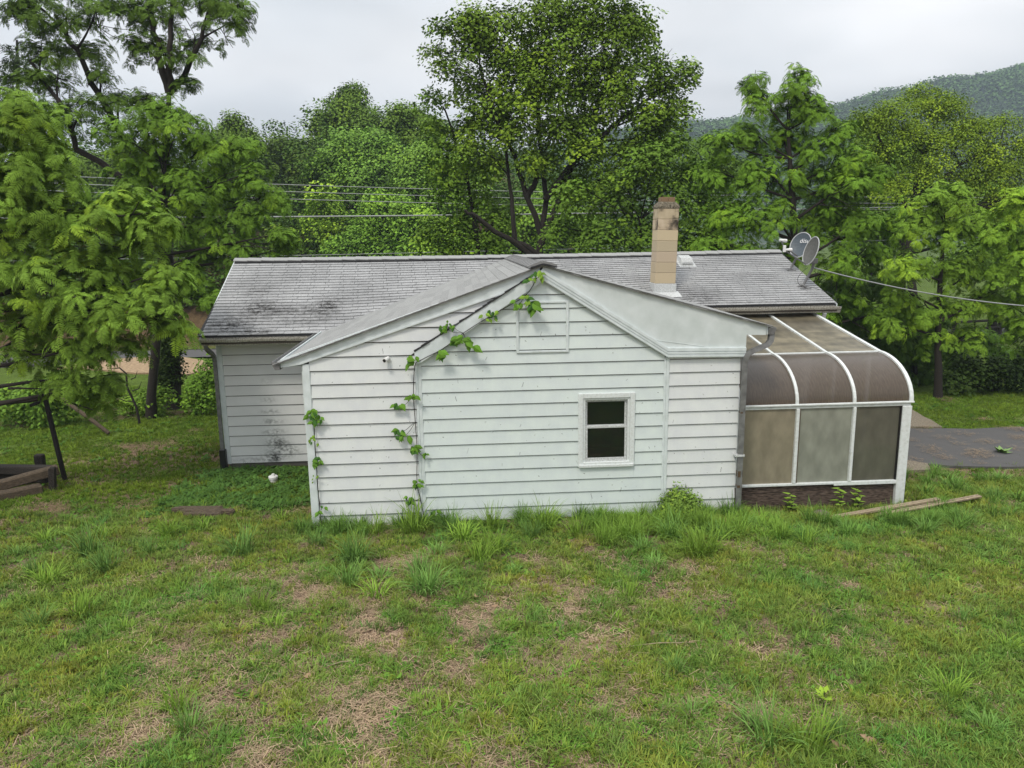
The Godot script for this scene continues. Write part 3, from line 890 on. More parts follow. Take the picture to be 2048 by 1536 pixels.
func chimney(o: Node3D) -> void:
	var lean := Transform3D(Basis(Vector3(0, 0, 1), deg_to_rad(-1.3)), Vector3.ZERO)
	var at := Vector3(4.218, 3.07, -4.62)
	var place := Transform3D(lean.basis, at)
	var hw := 0.213
	var core := MB.new()
	core.cbox(Vector3(-hw + 0.006, -0.45, -hw + 0.006), Vector3(hw - 0.006, 1.53, hw - 0.006), 0.003, place)
	var ch := part(o, "chimney", core, M["mortar"])
	rng.seed = 41
	for k in 7:
		var b := MB.new()
		var y0 := k * 0.2165 + 0.004
		var tn := rng.randf_range(0.82, 1.0)
		b.col = Color(tn, tn * rng.randf_range(0.95, 1.0), tn * rng.randf_range(0.9, 1.0))
		var jx := rng.randf_range(-0.003, 0.003)
		b.cbox(Vector3(-hw + jx, y0, -hw), Vector3(hw + jx, y0 + 0.209, hw), 0.006, place)
		part(ch, "block", b, M["block_sooty"] if k >= 5 else M["block"])
	var cp := MB.new()   # mortar wash, rounded in to the flue
	var sec := [[1.516, 0.219], [1.545, 0.219], [1.585, 0.205], [1.625, 0.175], [1.65, 0.145]]
	for i in sec.size() - 1:
		var y0: float = sec[i][0]
		var y1: float = sec[i + 1][0]
		var r0: float = sec[i][1]
		var r1: float = sec[i + 1][1]
		var c := [Vector2(-1, 1), Vector2(1, 1), Vector2(1, -1), Vector2(-1, -1)]
		for k in 4:
			var a: Vector2 = c[k]
			var b2: Vector2 = c[(k + 1) % 4]
			cp.quad(place * Vector3(a.x * r0, y0, a.y * r0), place * Vector3(b2.x * r0, y0, b2.y * r0), place * Vector3(b2.x * r1, y1, b2.y * r1), place * Vector3(a.x * r1, y1, a.y * r1))
	part(ch, "mortar_cap", cp, M["soot"])
	var fl := MB.new()
	for s in [[-0.138, -0.138, 0.138, -0.112], [-0.138, 0.112, -0.004, 0.138], [0.004, 0.112, 0.138, 0.138], [-0.138, -0.112, -0.112, 0.112], [0.112, -0.112, 0.138, 0.112]]:
		fl.cbox(Vector3(s[0], 1.60, s[1]), Vector3(s[2], 1.742, s[3]), 0.004, place)
	part(ch, "flue_tile", fl, M["flue"])
	var inn := MB.new()
	inn.cbox(Vector3(-0.11, 1.55, -0.11), Vector3(0.11, 1.62, 0.11), 0.002, place)
	part(ch, "flue_floor", inn, M["tar"])
	# folded sheet-metal flashing
	var fs := MB.new()
	fs.cbox(Vector3(-hw - 0.018, -0.46, hw - 0.02), Vector3(hw + 0.018, 0.0, hw + 0.014), 0.004, place)
	fs.cbox(Vector3(-hw - 0.018, -0.46, -hw), Vector3(-hw + 0.012, 0.0, hw - 0.02), 0.004, place)
	fs.cbox(Vector3(hw - 0.012, -0.46, -hw), Vector3(hw + 0.018, 0.0, hw - 0.02), 0.004, place)
	part(ch, "flashing", fs, M["metal_white"])
	var ap := MB.new()
	var z0 := -4.18
	ap.hexa([Vector3(3.94, main_roof(4.2, 0.145).y + 0.02, z0), Vector3(4.52, main_roof(4.2, 0.145).y + 0.02, z0), Vector3(4.52, main_roof(4.2, 0.145).y + 0.028, z0), Vector3(3.94, main_roof(4.2, 0.145).y + 0.028, z0), Vector3(3.97, main_roof(4.2, 0.25).y + 0.02, -4.44), Vector3(4.49, main_roof(4.2, 0.25).y + 0.02, -4.44), Vector3(4.49, main_roof(4.2, 0.25).y + 0.03, -4.44), Vector3(3.97, main_roof(4.2, 0.25).y + 0.03, -4.44)])
	part(ch, "flashing_apron", ap, M["metal_white"])

func sunroom() -> void:
	var o := thing("sunroom", "curved bronze glazed sunroom with white ribs beside the addition", "sunroom", Vector3(5.8, -0.4, -2.2))
	var prof := []   # (z, y) from the house wall to the eave
	for i in 7: prof.append(Vector2(lerpf(-4.06, -1.43, i / 6.0), lerpf(2.44, 2.03, i / 6.0)))
	for i in range(1, 13):
		var t := i / 12.0 * PI / 2
		prof.append(Vector2(-1.43 + 1.045 * sin(t), 1.377 + 0.653 * cos(t)))
	var X := [4.36, 5.303, 6.250, 7.197]
	for k in 4:
		var b := MB.new()
		var x: float = X[k]
		var hw := 0.024 if k < 3 else 0.03
		for i in prof.size() - 1:
			var a: Vector2 = prof[i]
			var d: Vector2 = prof[i + 1]
			var ta: Vector2 = (prof[i + 1] - prof[max(i - 1, 0)]).normalized()
			var td: Vector2 = (prof[min(i + 2, prof.size() - 1)] - prof[i]).normalized()
			var na := Vector2(-ta.y, ta.x)
			var nd := Vector2(-td.y, td.x)
			if na.y < 0 and i < 10: na = -na
			if nd.y < 0 and i < 9: nd = -nd
			var P := func(q: Vector2, nn: Vector2, h: float, xx: float) -> Vector3: return Vector3(xx, q.y + nn.y * h, q.x + nn.x * h)
			b.quad(P.call(d, nd, 0.03, x - hw), P.call(d, nd, 0.03, x + hw), P.call(a, na, 0.03, x + hw), P.call(a, na, 0.03, x - hw))
			b.quad(P.call(d, nd, -0.05, x - hw), P.call(d, nd, 0.03, x - hw), P.call(a, na, 0.03, x - hw), P.call(a, na, -0.05, x - hw))
			b.quad(P.call(d, nd, 0.03, x + hw), P.call(d, nd, -0.05, x + hw), P.call(a, na, -0.05, x + hw), P.call(a, na, 0.03, x + hw))
			b.quad(P.call(d, nd, -0.05, x + hw), P.call(d, nd, -0.05, x - hw), P.call(a, na, -0.05, x - hw), P.call(a, na, -0.05, x + hw))
		part(o, "rib", b, M["frame_white"])
	for k in 3:
		var x0: float = X[k] + 0.024
		var x1: float = X[k + 1] - 0.024
		var b := MB.new()
		b.uvf = func(p: Vector3) -> Vector2: return Vector2((p.x - 4.3) / 2.95, (p.z + 4.06) / 2.7)
		for i in 6:
			var a: Vector2 = prof[i]
			var d: Vector2 = prof[i + 1]
			b.quad(Vector3(x0, d.y, d.x), Vector3(x1, d.y, d.x), Vector3(x1, a.y, a.x), Vector3(x0, a.y, a.x))
		part(o, "roof_sheet", b, M["roof_sheet"])
		var c := MB.new()
		for i in range(6, prof.size() - 1):
			var a: Vector2 = prof[i]
			var d: Vector2 = prof[i + 1]
			var an := Vector2(a.x + 1.43, (a.y - 1.377) * 2.56).normalized()
			var dn := Vector2(d.x + 1.43, (d.y - 1.377) * 2.56).normalized()
			var na := Vector3(0, an.y, an.x)
			var nd := Vector3(0, dn.y, dn.x)
			var p0 := Vector3(x0, d.y, d.x)
			var p1 := Vector3(x1, d.y, d.x)
			var p2 := Vector3(x1, a.y, a.x)
			var p3 := Vector3(x0, a.y, a.x)
			c.tris(p0, p1, p2, nd, nd, na); c.tris(p0, p2, p3, nd, na, na)
		part(o, "curved_pane", c, M["bronze"])
		var pl := MB.new()
		pl.cbox(Vector3(x0, 2.02, -1.45), Vector3(x1, 2.052, -1.415), 0.005)
		part(o, "purlin", pl, M["frame_white"])
	var hd := MB.new()
	hd.cbox(Vector3(4.30, 1.365, -0.44), Vector3(7.24, 1.395, -0.345), 0.006)
	hd.cbox(Vector3(4.32, 1.315, -0.44), Vector3(7.20, 1.362, -0.375), 0.006)
	part(o, "header", hd, M["frame_white"])
	var si := MB.new()
	si.cbox(Vector3(4.34, 0.03, -0.45), Vector3(6.0, 0.07, -0.36), 0.006)
	si.cbox(Vector3(6.003, 0.005, -0.45), Vector3(7.06, 0.068, -0.36), 0.006)
	part(o, "sill", si, M["frame_white"])
	for s in [[4.30, 4.36], [5.30, 5.355], [6.24, 6.29]]:
		var b := MB.new()
		b.cbox(Vector3(s[0], 0.07, -0.45), Vector3(s[1], 1.315, -0.355), 0.006)
		part(o, "mullion", b, M["frame_white"])
	var bs := MB.new()
	bs.cbox(Vector3(5.355, 0.07, -0.43), Vector3(5.375, 1.315, -0.37), 0.004)
	part(o, "mullion_stop", bs, M["rust"])
	var jb := MB.new()
	jb.cbox(Vector3(4.30, -0.35, -0.46), Vector3(4.335, 0.07, -0.37), 0.005)
	part(o, "jamb", jb, M["frame_white"])
	var po := MB.new()
	po.cbox(Vector3(7.06, -0.36, -0.50), Vector3(7.215, 1.315, -0.355), 0.008)
	part(o, "corner_post", po, M["frame_white"])
	var k := 0
	for s in [[4.36, 5.30, "film_tan"], [5.375, 6.24, "film_grey"], [6.29, 7.035, "film_dark"]]:
		var b := MB.new()
		b.box(Vector3(s[0], 0.07, -0.415), Vector3(s[1], 1.315, -0.405))
		part(o, "pane", b, M[s[2]], ["tan dusty pane", "grey streaked pane", "dark pane"][k])
		k += 1
	var gk := MB.new()
	gk.box(Vector3(7.035, 0.07, -0.43), Vector3(7.06, 1.315, -0.38))
	part(o, "gasket", gk, M["plastic_black"])
	# weathered boards under the sill
	for s in [[4.335, -0.42, 7.06, -0.095, -0.42], [4.335, -0.09, 5.45, 0.028, -0.41], [5.455, -0.09, 7.06, 0.003, -0.425]]:
		var b := MB.new()
		b.cbox(Vector3(s[0], s[1], -0.50), Vector3(s[2], s[3], s[4]), 0.004)
		part(o, "base_board", b, M["old_wood"])
	# far end and floor
	for z in [[-4.0, -2.9], [-2.85, -1.7], [-1.65, -0.5]]:
		var b := MB.new()
		var poly := [Vector2(z[0], 0.07), Vector2(z[1], 0.07)]
		for q in range(prof.size() - 1, -1, -1):
			if prof[q].x < z[1] and prof[q].x > z[0]: poly.append(Vector2(prof[q].x, prof[q].y - 0.06))
		for q in range(1, poly.size() - 1): b.tri(Vector3(7.155, poly[0].y, poly[0].x), Vector3(7.155, poly[q + 1].y, poly[q + 1].x), Vector3(7.155, poly[q].y, poly[q].x))
		part(o, "end_pane", b, M["film_dark"])
		var f := MB.new()
		f.cbox(Vector3(7.12, -0.3, z[1]), Vector3(7.2, 2.0 if z[1] < -1 else 1.34, z[1] + 0.05), 0.005)
		part(o, "end_post", f, M["frame_white"])
	var eb := MB.new()
	eb.cbox(Vector3(7.12, -0.42, -4.05), Vector3(7.19, 0.07, -0.5), 0.005)
	part(o, "end_board", eb, M["old_wood"])
	var ft := MB.new()
	ft.box(Vector3(4.25, -0.42, -4.06), Vector3(7.12, -0.26, -0.5))
	part(o, "floor", ft, M["concrete"])

# ---------------------------------------------------------------- land
func ss(a: float, b: float, x: float) -> float: return smoothstep(a, b, x)
func ground_y(x: float, z: float) -> float:
	var y := -0.22
	if z > 0.0: y += 0.05 * z
	else: y += 0.045 * maxf(z, -14.0)
	y -= 0.75 * ss(-14.0, -22.0, z) * (0.45 + 0.55 * ss(-2.0, -12.0, x))
	var hill := 1.0 - ss(6.0, 24.0, x)
	y += hill * (5.2 * ss(-27.0, -46.0, z) + 14.0 * ss(-44.0, -150.0, z))
	y -= (1.0 - hill) * 1.2 * ss(-18.0, -60.0, z)
	y += 0.55 * exp(-(pow((x + 14.2) / 3.6, 2.0) + pow((z + 22.5) / 3.0, 2.0)))
	y += 0.03 * sin(x * 1.3 + z * 0.7) * sin(z * 1.1 - x * 0.4) * ss(0.0, 2.0, absf(z) + absf(x) * 0.1)
	y -= 0.16 * ss(-1.2, -2.6, z) * ss(-2.3, -3.2, x) * ss(-6.0, -4.9, x) * ss(-5.0, -3.7, z) * 0.3
	y -= 0.13 * ss(4.2, 4.7, x) * ss(7.7, 7.1, x) * ss(0.75, 0.1, z) * ss(-1.6, -0.7, z)
	return y
func axis(dense0: float, dense1: float, step: float, far0: float, far1: float) -> PackedFloat32Array:
	var a := PackedFloat32Array()
	var x := dense0
	var neg := []
	var s := step
	while x > far0:
		s *= 1.16
		x -= s
		neg.push_front(x)
	for k in neg: a.append(k)
	x = dense0
	while x < dense1:
		a.append(x); x += step
	s = step
	while x < far1:
		a.append(x)
		s *= 1.16
		x += s
	a.append(x)
	return a
func land() -> void:
	var xs := axis(-15.0, 15.0, 0.22, -900.0, 900.0)
	var zs := axis(-24.0, 9.0, 0.22, -900.0, 60.0)
	var nz := FastNoiseLite.new()
	nz.seed = 91; nz.frequency = 0.35; nz.fractal_octaves = 4
	var v := PackedVector3Array()
	var n := PackedVector3Array()
	var c := PackedColorArray()
	var idx := PackedInt32Array()
	for z in zs:
		for x in xs:
			var y := ground_y(x, z) + 0.025 * nz.get_noise_2d(x * 3.0, z * 3.0)
			v.append(Vector3(x, y, z))
			var e := 0.15
			n.append(Vector3(ground_y(x - e, z) - ground_y(x + e, z), 2.0 * e, ground_y(x, z - e) - ground_y(x, z + e)).normalized())
			# three kinds of matter: bare soil with thatch before the house, turf round it, leaf litter in the wood
			var k := 0.9 + 0.22 * nz.get_noise_2d(x, z)
			var turf := ss(-5.0, -9.0, z + 1.5 * nz.get_noise_2d(x * 0.5, z * 0.5)) + ss(7.0, 10.0, absf(x)) * ss(-1.0, -4.0, z)
			var cc := Color(0.56, 0.47, 0.41).lerp(Color(0.26, 0.47, 0.12), clampf(turf, 0.0, 1.0))
			var wood := (1.0 - ss(6.0, 24.0, x)) * ss(-28.5, -30.0, z + 1.2 * nz.get_noise_2d(x * 0.4, z * 0.4))
			cc = cc.lerp(Color(0.30, 0.25, 0.17), wood) * k
			c.append(Color(cc.r, cc.g, cc.b))
	var nx := xs.size()
	for j in zs.size() - 1:
		for i in nx - 1:
			var a := j * nx + i
			idx.append_array(PackedInt32Array([a, a + 1, a + nx, a + 1, a + nx + 1, a + nx]))
	var arr := []
	arr.resize(Mesh.ARRAY_MAX)
	arr[Mesh.ARRAY_VERTEX] = v; arr[Mesh.ARRAY_NORMAL] = n; arr[Mesh.ARRAY_COLOR] = c; arr[Mesh.ARRAY_INDEX] = idx
	var m := ArrayMesh.new()
	m.add_surface_from_arrays(Mesh.PRIMITIVE_TRIANGLES, arr)
	single("ground", m, M["soil"], "", "", "", "structure")
	sheet("dirt_fill", [Vector2(-17.6, -22.6), Vector2(-15.5, -21.0), Vector2(-13.2, -19.9), Vector2(-11.2, -19.8), Vector2(-10.6, -21.2), Vector2(-11.6, -23.2), Vector2(-14.0, -24.0), Vector2(-16.6, -24.0)], "fill_dirt", 0.06)
	sheet("driveway", [Vector2(8.45, -2.35), Vector2(9.1, -2.0), Vector2(10.3, -1.75), Vector2(13.0, -1.6), Vector2(22.0, -1.5), Vector2(22.0, -4.6), Vector2(13.0, -4.85), Vector2(10.2, -5.2), Vector2(8.9, -5.1), Vector2(8.3, -3.4)], "asphalt", 0.05)
	sheet("path", [Vector2(9.2, -5.15), Vector2(10.2, -5.35), Vector2(11.1, -5.3), Vector2(11.5, -6.9), Vector2(11.8, -8.6), Vector2(10.9, -8.6), Vector2(10.3, -7.0)], "concrete", 0.058)
	sheet("slab", [Vector2(7.5, -3.0), Vector2(8.2, -2.9), Vector2(8.75, -2.15), Vector2(8.55, -1.75), Vector2(7.7, -1.7)], "concrete", 0.066)
	sheet("road", [Vector2(-60, -25.0), Vector2(60, -24.0), Vector2(60, -27.5), Vector2(-60, -28.5)], "asphalt", 0.08)
func sheet(called: String, poly: Array, m: String, up: float) -> void:
	var p := PackedVector2Array()
	rng.seed = hash(called)
	for i in poly.size():
		var a: Vector2 = poly[i]
		var b: Vector2 = poly[(i + 1) % poly.size()]
		var steps := clampi(int((b - a).length() / 0.35), 1, 12)
		for k in steps:
			p.append(a.lerp(b, k / float(steps)) + (Vector2(rng.randf_range(-0.06, 0.06), rng.randf_range(-0.06, 0.06)) if k > 0 else Vector2.ZERO))
	if not Geometry2D.is_polygon_clockwise(p): p.reverse()
	var b := MB.new()
	# cut into a grid so that it follows the ground
	var lo := p[0]
	var hi := p[0]
	for q in p:
		lo = lo.min(q); hi = hi.max(q)
	var st := 0.8 if hi.x - lo.x < 30 else 6.0
	var x := lo.x
	while x < hi.x:
		var z := lo.y
		while z < hi.y:
			var cell := PackedVector2Array([Vector2(x, z), Vector2(x + st, z), Vector2(x + st, z + st), Vector2(x, z + st)])
			for piece in Geometry2D.intersect_polygons(p, cell):
				var t := Geometry2D.triangulate_polygon(piece)
				for i in range(0, t.size(), 3):
					var q := []
					for j in 3:
						var w: Vector2 = piece[t[i + j]]
						q.append(Vector3(w.x, ground_y(w.x, w.y) + up, w.y))
					if (q[1] - q[0]).cross(q[2] - q[0]).y > 0: b.tri(q[0], q[1], q[2])
					else: b.tri(q[0], q[2], q[1])
			z += st
		x += st
	for i in p.size():
		var a := p[i]
		var d := p[(i + 1) % p.size()]
		var a1 := Vector3(a.x, ground_y(a.x, a.y) + up, a.y)
		var d1 := Vector3(d.x, ground_y(d.x, d.y) + up, d.y)
		b.quad(a1, d1, d1 + Vector3(0, -up - 0.05, 0), a1 + Vector3(0, -up - 0.05, 0))
	single(called, b, M[m], "", "", "", "structure")

# ---------------------------------------------------------------- leaves
func leaf_shape(b: MB, at: Vector3, along: Vector3, up: Vector3, ln: float, wd: float, kind: int) -> void:
	var s := along.cross(up).normalized()
	var w := s.cross(along).normalized()
	var tip := at + along * ln - w * ln * 0.12
	if kind == 0:      # folded diamond
		var m := at + along * ln * 0.38
		var l := m + s * wd - w * wd * 0.35
		var r := m - s * wd - w * wd * 0.35
		b.tri(at, tip, l); b.tri(at, r, tip)
	elif kind == 1:    # lance-shaped leaflet
		var l1 := at + along * ln * 0.22 + s * wd - w * wd * 0.3
		var l2 := at + along * ln * 0.6 + s * wd * 0.75 - w * wd * 0.35
		var r1 := at + along * ln * 0.22 - s * wd - w * wd * 0.3
		var r2 := at + along * ln * 0.6 - s * wd * 0.75 - w * wd * 0.35
		var m1 := at + along * ln * 0.45
		b.tri(at, m1, l1); b.tri(l1, m1, l2); b.tri(m1, tip, l2)
		b.tri(at, r1, m1); b.tri(r1, r2, m1); b.tri(m1, r2, tip)
	else:              # lobed leaf
		var pts := []
		for q in [[0.0, 0.12], [0.18, 0.62], [0.42, 0.42], [0.55, 0.95], [0.72, 0.5], [1.0, 0.0]]:
			pts.append(q)
		var m := at + along * ln * 0.4
		for sg in [1.0, -1.0]:
			var prev := at
			for q in pts:
				var p: Vector3 = at + along * ln * q[0] + s * sg * wd * q[1] - w * wd * q[1] * 0.3
				if sg > 0: b.tri(m, p, prev)
				else: b.tri(m, prev, p)
				prev = p
func pinnate_spray(sd: int, fronds: int, ln: float, pairs: int, leaf: float, kind: int) -> ArrayMesh:
	var r := RandomNumberGenerator.new()
	r.seed = sd
	var b := MB.new()
	for f in fronds:
		var az := TAU * (f + r.randf() * 0.7) / fronds * 1.618
		var el := r.randf_range(0.15, 0.95)
		var dir := Vector3(cos(az) * cos(el), sin(el), sin(az) * cos(el))
		var p := Vector3(0, (f / float(fronds) - 0.5) * ln * 0.5, 0)
		var step := ln * r.randf_range(0.8, 1.1) / pairs
		var g := r.randf_range(0.72, 1.12)
		var stem := Color(1.1 * g, 1.0 * g, 1.0 * g)
		var prev := p
		for k in pairs:
			dir = (dir + Vector3(0, -0.16, 0)).normalized()
			p += dir * step
			var side := dir.cross(Vector3.UP).normalized()
			var up := side.cross(dir).normalized()
			b.col = stem
			b.tri(prev + side * 0.006, prev - side * 0.006, p)
			prev = p
			if k < 2: continue
			var size := leaf * (0.75 + 0.5 * sin(PI * (k + 1.0) / (pairs + 1.0))) * r.randf_range(0.85, 1.12)
			for sg in [1.0, -1.0]:
				var t := g * r.randf_range(0.86, 1.14)
				b.col = Color(t, t, t)
				var la: Vector3 = (side * sg + dir * 0.42 + Vector3(0, -0.22 + r.randf_range(-0.15, 0.15), 0)).normalized()
				leaf_shape(b, p, la, (up + side * r.randf_range(-0.5, 0.5) + dir * r.randf_range(-0.4, 0.4)).normalized(), size, size * 0.145, kind)
		b.col = Color(g, g, g)
		leaf_shape(b, p, dir, Vector3.UP, leaf * 0.8, leaf * 0.16, kind)
	return b.mesh()
func broad_spray(sd: int, leaves: int, rad: float, leaf: float, kind: int, flat := 0.45) -> ArrayMesh:
	var r := RandomNumberGenerator.new()
	r.seed = sd
	var b := MB.new()
	for k in leaves:
		var az := r.randf() * TAU
		var rr := rad * sqrt(r.randf())
		var at := Vector3(cos(az) * rr, (r.randf() - 0.5) * rad * flat * 2.0 - rr * rr / rad * 0.3, sin(az) * rr)
		var along := (Vector3(cos(az), r.randf_range(-0.7, 0.15), sin(az)) + Vector3(r.randf_range(-0.8, 0.8), 0, r.randf_range(-0.8, 0.8))).normalized()
		var up := (Vector3.UP + Vector3(r.randf_range(-0.5, 0.5), 0, r.randf_range(-0.5, 0.5))).normalized()
		if absf(up.dot(along)) > 0.95: up = Vector3(0, 0.3, 1).normalized()
		var t := r.randf_range(0.72, 1.2)
		b.col = Color(t, t, t * r.randf_range(0.85, 1.0))
		var s := leaf * r.randf_range(0.7, 1.2)
		leaf_shape(b, at, along, up, s, s * (0.55 if kind == 2 else 0.42), kind)
	return b.mesh()
func needle_spray(sd: int, leaves: int, rad: float) -> ArrayMesh:
	var r := RandomNumberGenerator.new()
	r.seed = sd
	var b := MB.new()
	for k in leaves:
		var at := Vector3(r.randf_range(-0.3, 0.3), r.randf_range(-0.1, 0.1), r.randf_range(0.0, 1.0)) * rad
		var along := Vector3(r.randf_range(-0.8, 0.8), r.randf_range(-0.5, 0.3), r.randf_range(0.3, 1.0)).normalized()
		var t := r.randf_range(0.7, 1.2)
		b.col = Color(t, t, t)
		leaf_shape(b, at, along, Vector3.UP, rad * 0.35, rad * 0.035, 0)
	return b.mesh()

var SPRAY := {}
func make_sprays() -> void:
	for k in 3:
		SPRAY["near%d" % k] = pinnate_spray(100 + k, 8, 0.64, 12, 0.125, 1)
		SPRAY["pinnate%d" % k] = pinnate_spray(200 + k, 10, 0.52, 10, 0.115, 0)
		SPRAY["maple%d" % k] = broad_spray(300 + k, 46, 0.46, 0.125, 2)
		SPRAY["far%d" % k] = broad_spray(400 + k, 90, 0.85, 0.19, 0, 0.5)
		SPRAY["fine%d" % k] = broad_spray(500 + k, 90, 0.55, 0.085, 0, 0.35)
		SPRAY["needle%d" % k] = needle_spray(600 + k, 60, 1.0)
		SPRAY["wood%d" % k] = broad_spray(700 + k, 60, 4.2, 1.5, 0, 0.6)
		SPRAY["bush%d" % k] = broad_spray(800 + k, 40, 0.30, 0.085, 1, 0.7)
		SPRAY["ivy%d" % k] = broad_spray(900 + k, 36, 0.22, 0.10, 1, 0.9)
func rand_dir() -> Vector3:
	var y := rng.randf_range(-1.0, 1.0)
	var a := rng.randf() * TAU
	var s := sqrt(1.0 - y * y)
	return Vector3(cos(a) * s, y, sin(a) * s)
func crown(parent: Node3D, kind: String, blobs: Array, dens: float, tint: Color, vary: float, size := 1.0, light := 0.0, called := "crown") -> void:
	var xf := [[], [], []]
	var cols := [[], [], []]
	for b in blobs:
		var o := Vector3(b[0], b[1], b[2])
		var r: float = b[3]
		var n := int(dens * 12.6 * r * r / (size * size)) + 4
		for i in n:
			var d := rand_dir()
			if d.y < -0.35 and rng.randf() < 0.55: d.y = -d.y
			var rr := r * pow(rng.randf(), 0.38) * (0.86 + 0.28 * sin(d.x * 5.1 + b[0] * 3.0) * sin(d.y * 4.3 + b[1] * 2.0) * sin(d.z * 4.7 + r))
			var p := o + Vector3(d.x * rr, d.y * rr * 0.86, d.z * rr)
			var up := (Vector3.UP * 0.9 + d * 0.75 + rand_dir() * 0.35).normalized()
			var bs := Basis(Quaternion(Vector3.UP, up)) * Basis(Vector3.UP, rng.randf() * TAU)
			var s := size * rng.randf_range(0.72, 1.22)
			var k := rng.randi() % 3
			xf[k].append(Transform3D(bs.scaled(Vector3.ONE * s), p))
			var g := 1.0 + rng.randf_range(-vary, vary)
			var c := tint * g
			if rng.randf() < light: c = Color(tint.r * 1.5, tint.g * 1.38, tint.b * 1.05)
			cols[k].append(Color(c.r * 1.72, c.g * 1.52, c.b * 1.0))
	for k in 3:
		if xf[k].size() > 0:
			var o := copies(called, SPRAY["%s%d" % [kind, k]], M["leaf"], xf[k], cols[k], parent)
			o.set_meta("kind", "stuff")
func limb(a: Vector3, b: Vector3, r0: float, r1: float, bow := 0.06) -> MB:
	var m := MB.new()
	var path := []
	var rad := []
	var ln := (b - a).length()
	var side := rand_dir() * ln * bow
	for i in 7:
		var t := i / 6.0
		path.append(a.lerp(b, t) + side * sin(t * PI) + Vector3(0, -ln * 0.02 * sin(t * PI), 0))
		rad.append(lerpf(r0, r1, pow(t, 0.8)))
	m.tube(path, rad, 7)
	return m
func tree(t: Dictionary) -> void:
	rng.seed = int(t.seed)
	var tr: Array = t.trunk
	var base := Vector3(tr[0][0], tr[0][1], tr[0][2])
	var o := thing(t.called, t.label, t.get("cat", "tree"), base, t.get("group", ""))
	var pts := []
	var rad := []
	for q in tr:
		pts.append(Vector3(q[0], q[1], q[2])); rad.append(q[3])
	var fine := []
	var fr := []
	for i in pts.size() - 1:
		for k in 5:
			var u := k / 5.0
			fine.append(pts[i].lerp(pts[i + 1], u) + rand_dir() * 0.03 * rad[i] * 3.0 * (0.0 if i + k == 0 else 1.0)); fr.append(lerpf(rad[i], rad[i + 1], u))
	fine.append(pts[-1]); fr.append(rad[-1])
	fine[0] -= Vector3(0, 0.3, 0)
	fr[0] *= 1.35
	var m := MB.new()
	m.tube(fine, fr, 9)
	part(o, "trunk", m, M["bark"])
	for s in t.get("stems", []):
		var sp := []
		var sr := []
		for q in s:
			sp.append(Vector3(q[0], q[1], q[2])); sr.append(q[3])
		var f2 := []
		var r2 := []
		for i in sp.size() - 1:
			for k in 4:
				f2.append(sp[i].lerp(sp[i + 1], k / 4.0) + rand_dir() * 0.05 * (0.0 if i + k == 0 else 1.0)); r2.append(lerpf(sr[i], sr[i + 1], k / 4.0))
		f2.append(sp[-1]); r2.append(sr[-1])
		fine.append_array(f2); fr.append_array(r2)
		var sm := MB.new()
		sm.tube(f2, r2, 8)
		part(o, "stem", sm, M["bark"])
	if t.get("limbs", true):
		for b in t.blobs:
			var c := Vector3(b[0], b[1], b[2])
			var best := 0
			var bd := 1e9
			for i in fine.size():
				var d: Vector3 = c - fine[i]
				var sc := d.length() + maxf(0.0, (fine[i].y - c.y + b[3] * 0.5)) * 1.6
				if sc < bd:
					bd = sc; best = i
			var r0: float = minf(fr[best] * 0.6, 0.03 + 0.018 * bd)
			var tipp: Vector3 = c + Vector3(rng.randf_range(-0.2, 0.2), 0.35, rng.randf_range(-0.2, 0.2)) * b[3]
			part(o, "branch", limb(fine[best], tipp, r0, 0.012), M["bark"])
			for k in int(t.get("twigs", 4)):
				var mid: Vector3 = fine[best].lerp(tipp, rng.randf_range(0.45, 0.95))
				var e: Vector3 = c + rand_dir() * b[3] * 0.8
				part(o, "twig", limb(mid, e, r0 * 0.35, 0.006, 0.08), M["bark"])
	var tn: Array = t.tint
	crown(o, t.leaf, t.blobs, t.dens, Color(tn[0], tn[1], tn[2]), t.get("vary", 0.22), t.get("size", 1.0), t.get("light", 0.12))

# ---------------------------------------------------------------- things
func G(x: float, z: float, up := 0.0) -> Vector3: return Vector3(x, ground_y(x, z) + up, z)
func dish_shell(c: Vector3, facing: Vector3, w: float, h: float, depth: float, roll := 0.0) -> Array:
	# returns [face, rim] builders: a shallow offset bowl, rim rolled over
	var z := facing.normalized()
	var x := Vector3.UP.cross(z).normalized().rotated(z, roll)
	var y := z.cross(x)
	var face := MB.new()
	var rim := MB.new()
	var N := 28
	var R := 6
	var P := func(i: int, k: int, back: float) -> Vector3:
		var t := i / float(R)
		var a := TAU * k / N
		return c + x * cos(a) * w * t + y * sin(a) * h * t + z * (depth * t * t - depth - back)
	for i in R:
		for k in N:
			face.quad(P.call(i, k, 0.0), P.call(i + 1, k, 0.0), P.call(i + 1, k + 1, 0.0), P.call(i, k + 1, 0.0))
			rim.quad(P.call(i, k + 1, 0.012), P.call(i + 1, k + 1, 0.012), P.call(i + 1, k, 0.012), P.call(i, k, 0.012))
	var ring := []
	for k in N + 1:
		var a := TAU * k / N
		ring.append(c + x * cos(a) * w + y * sin(a) * h - z * 0.004)
	rim.tube(ring, [0.011], 6, false)
	return [face, rim, x, y, z]
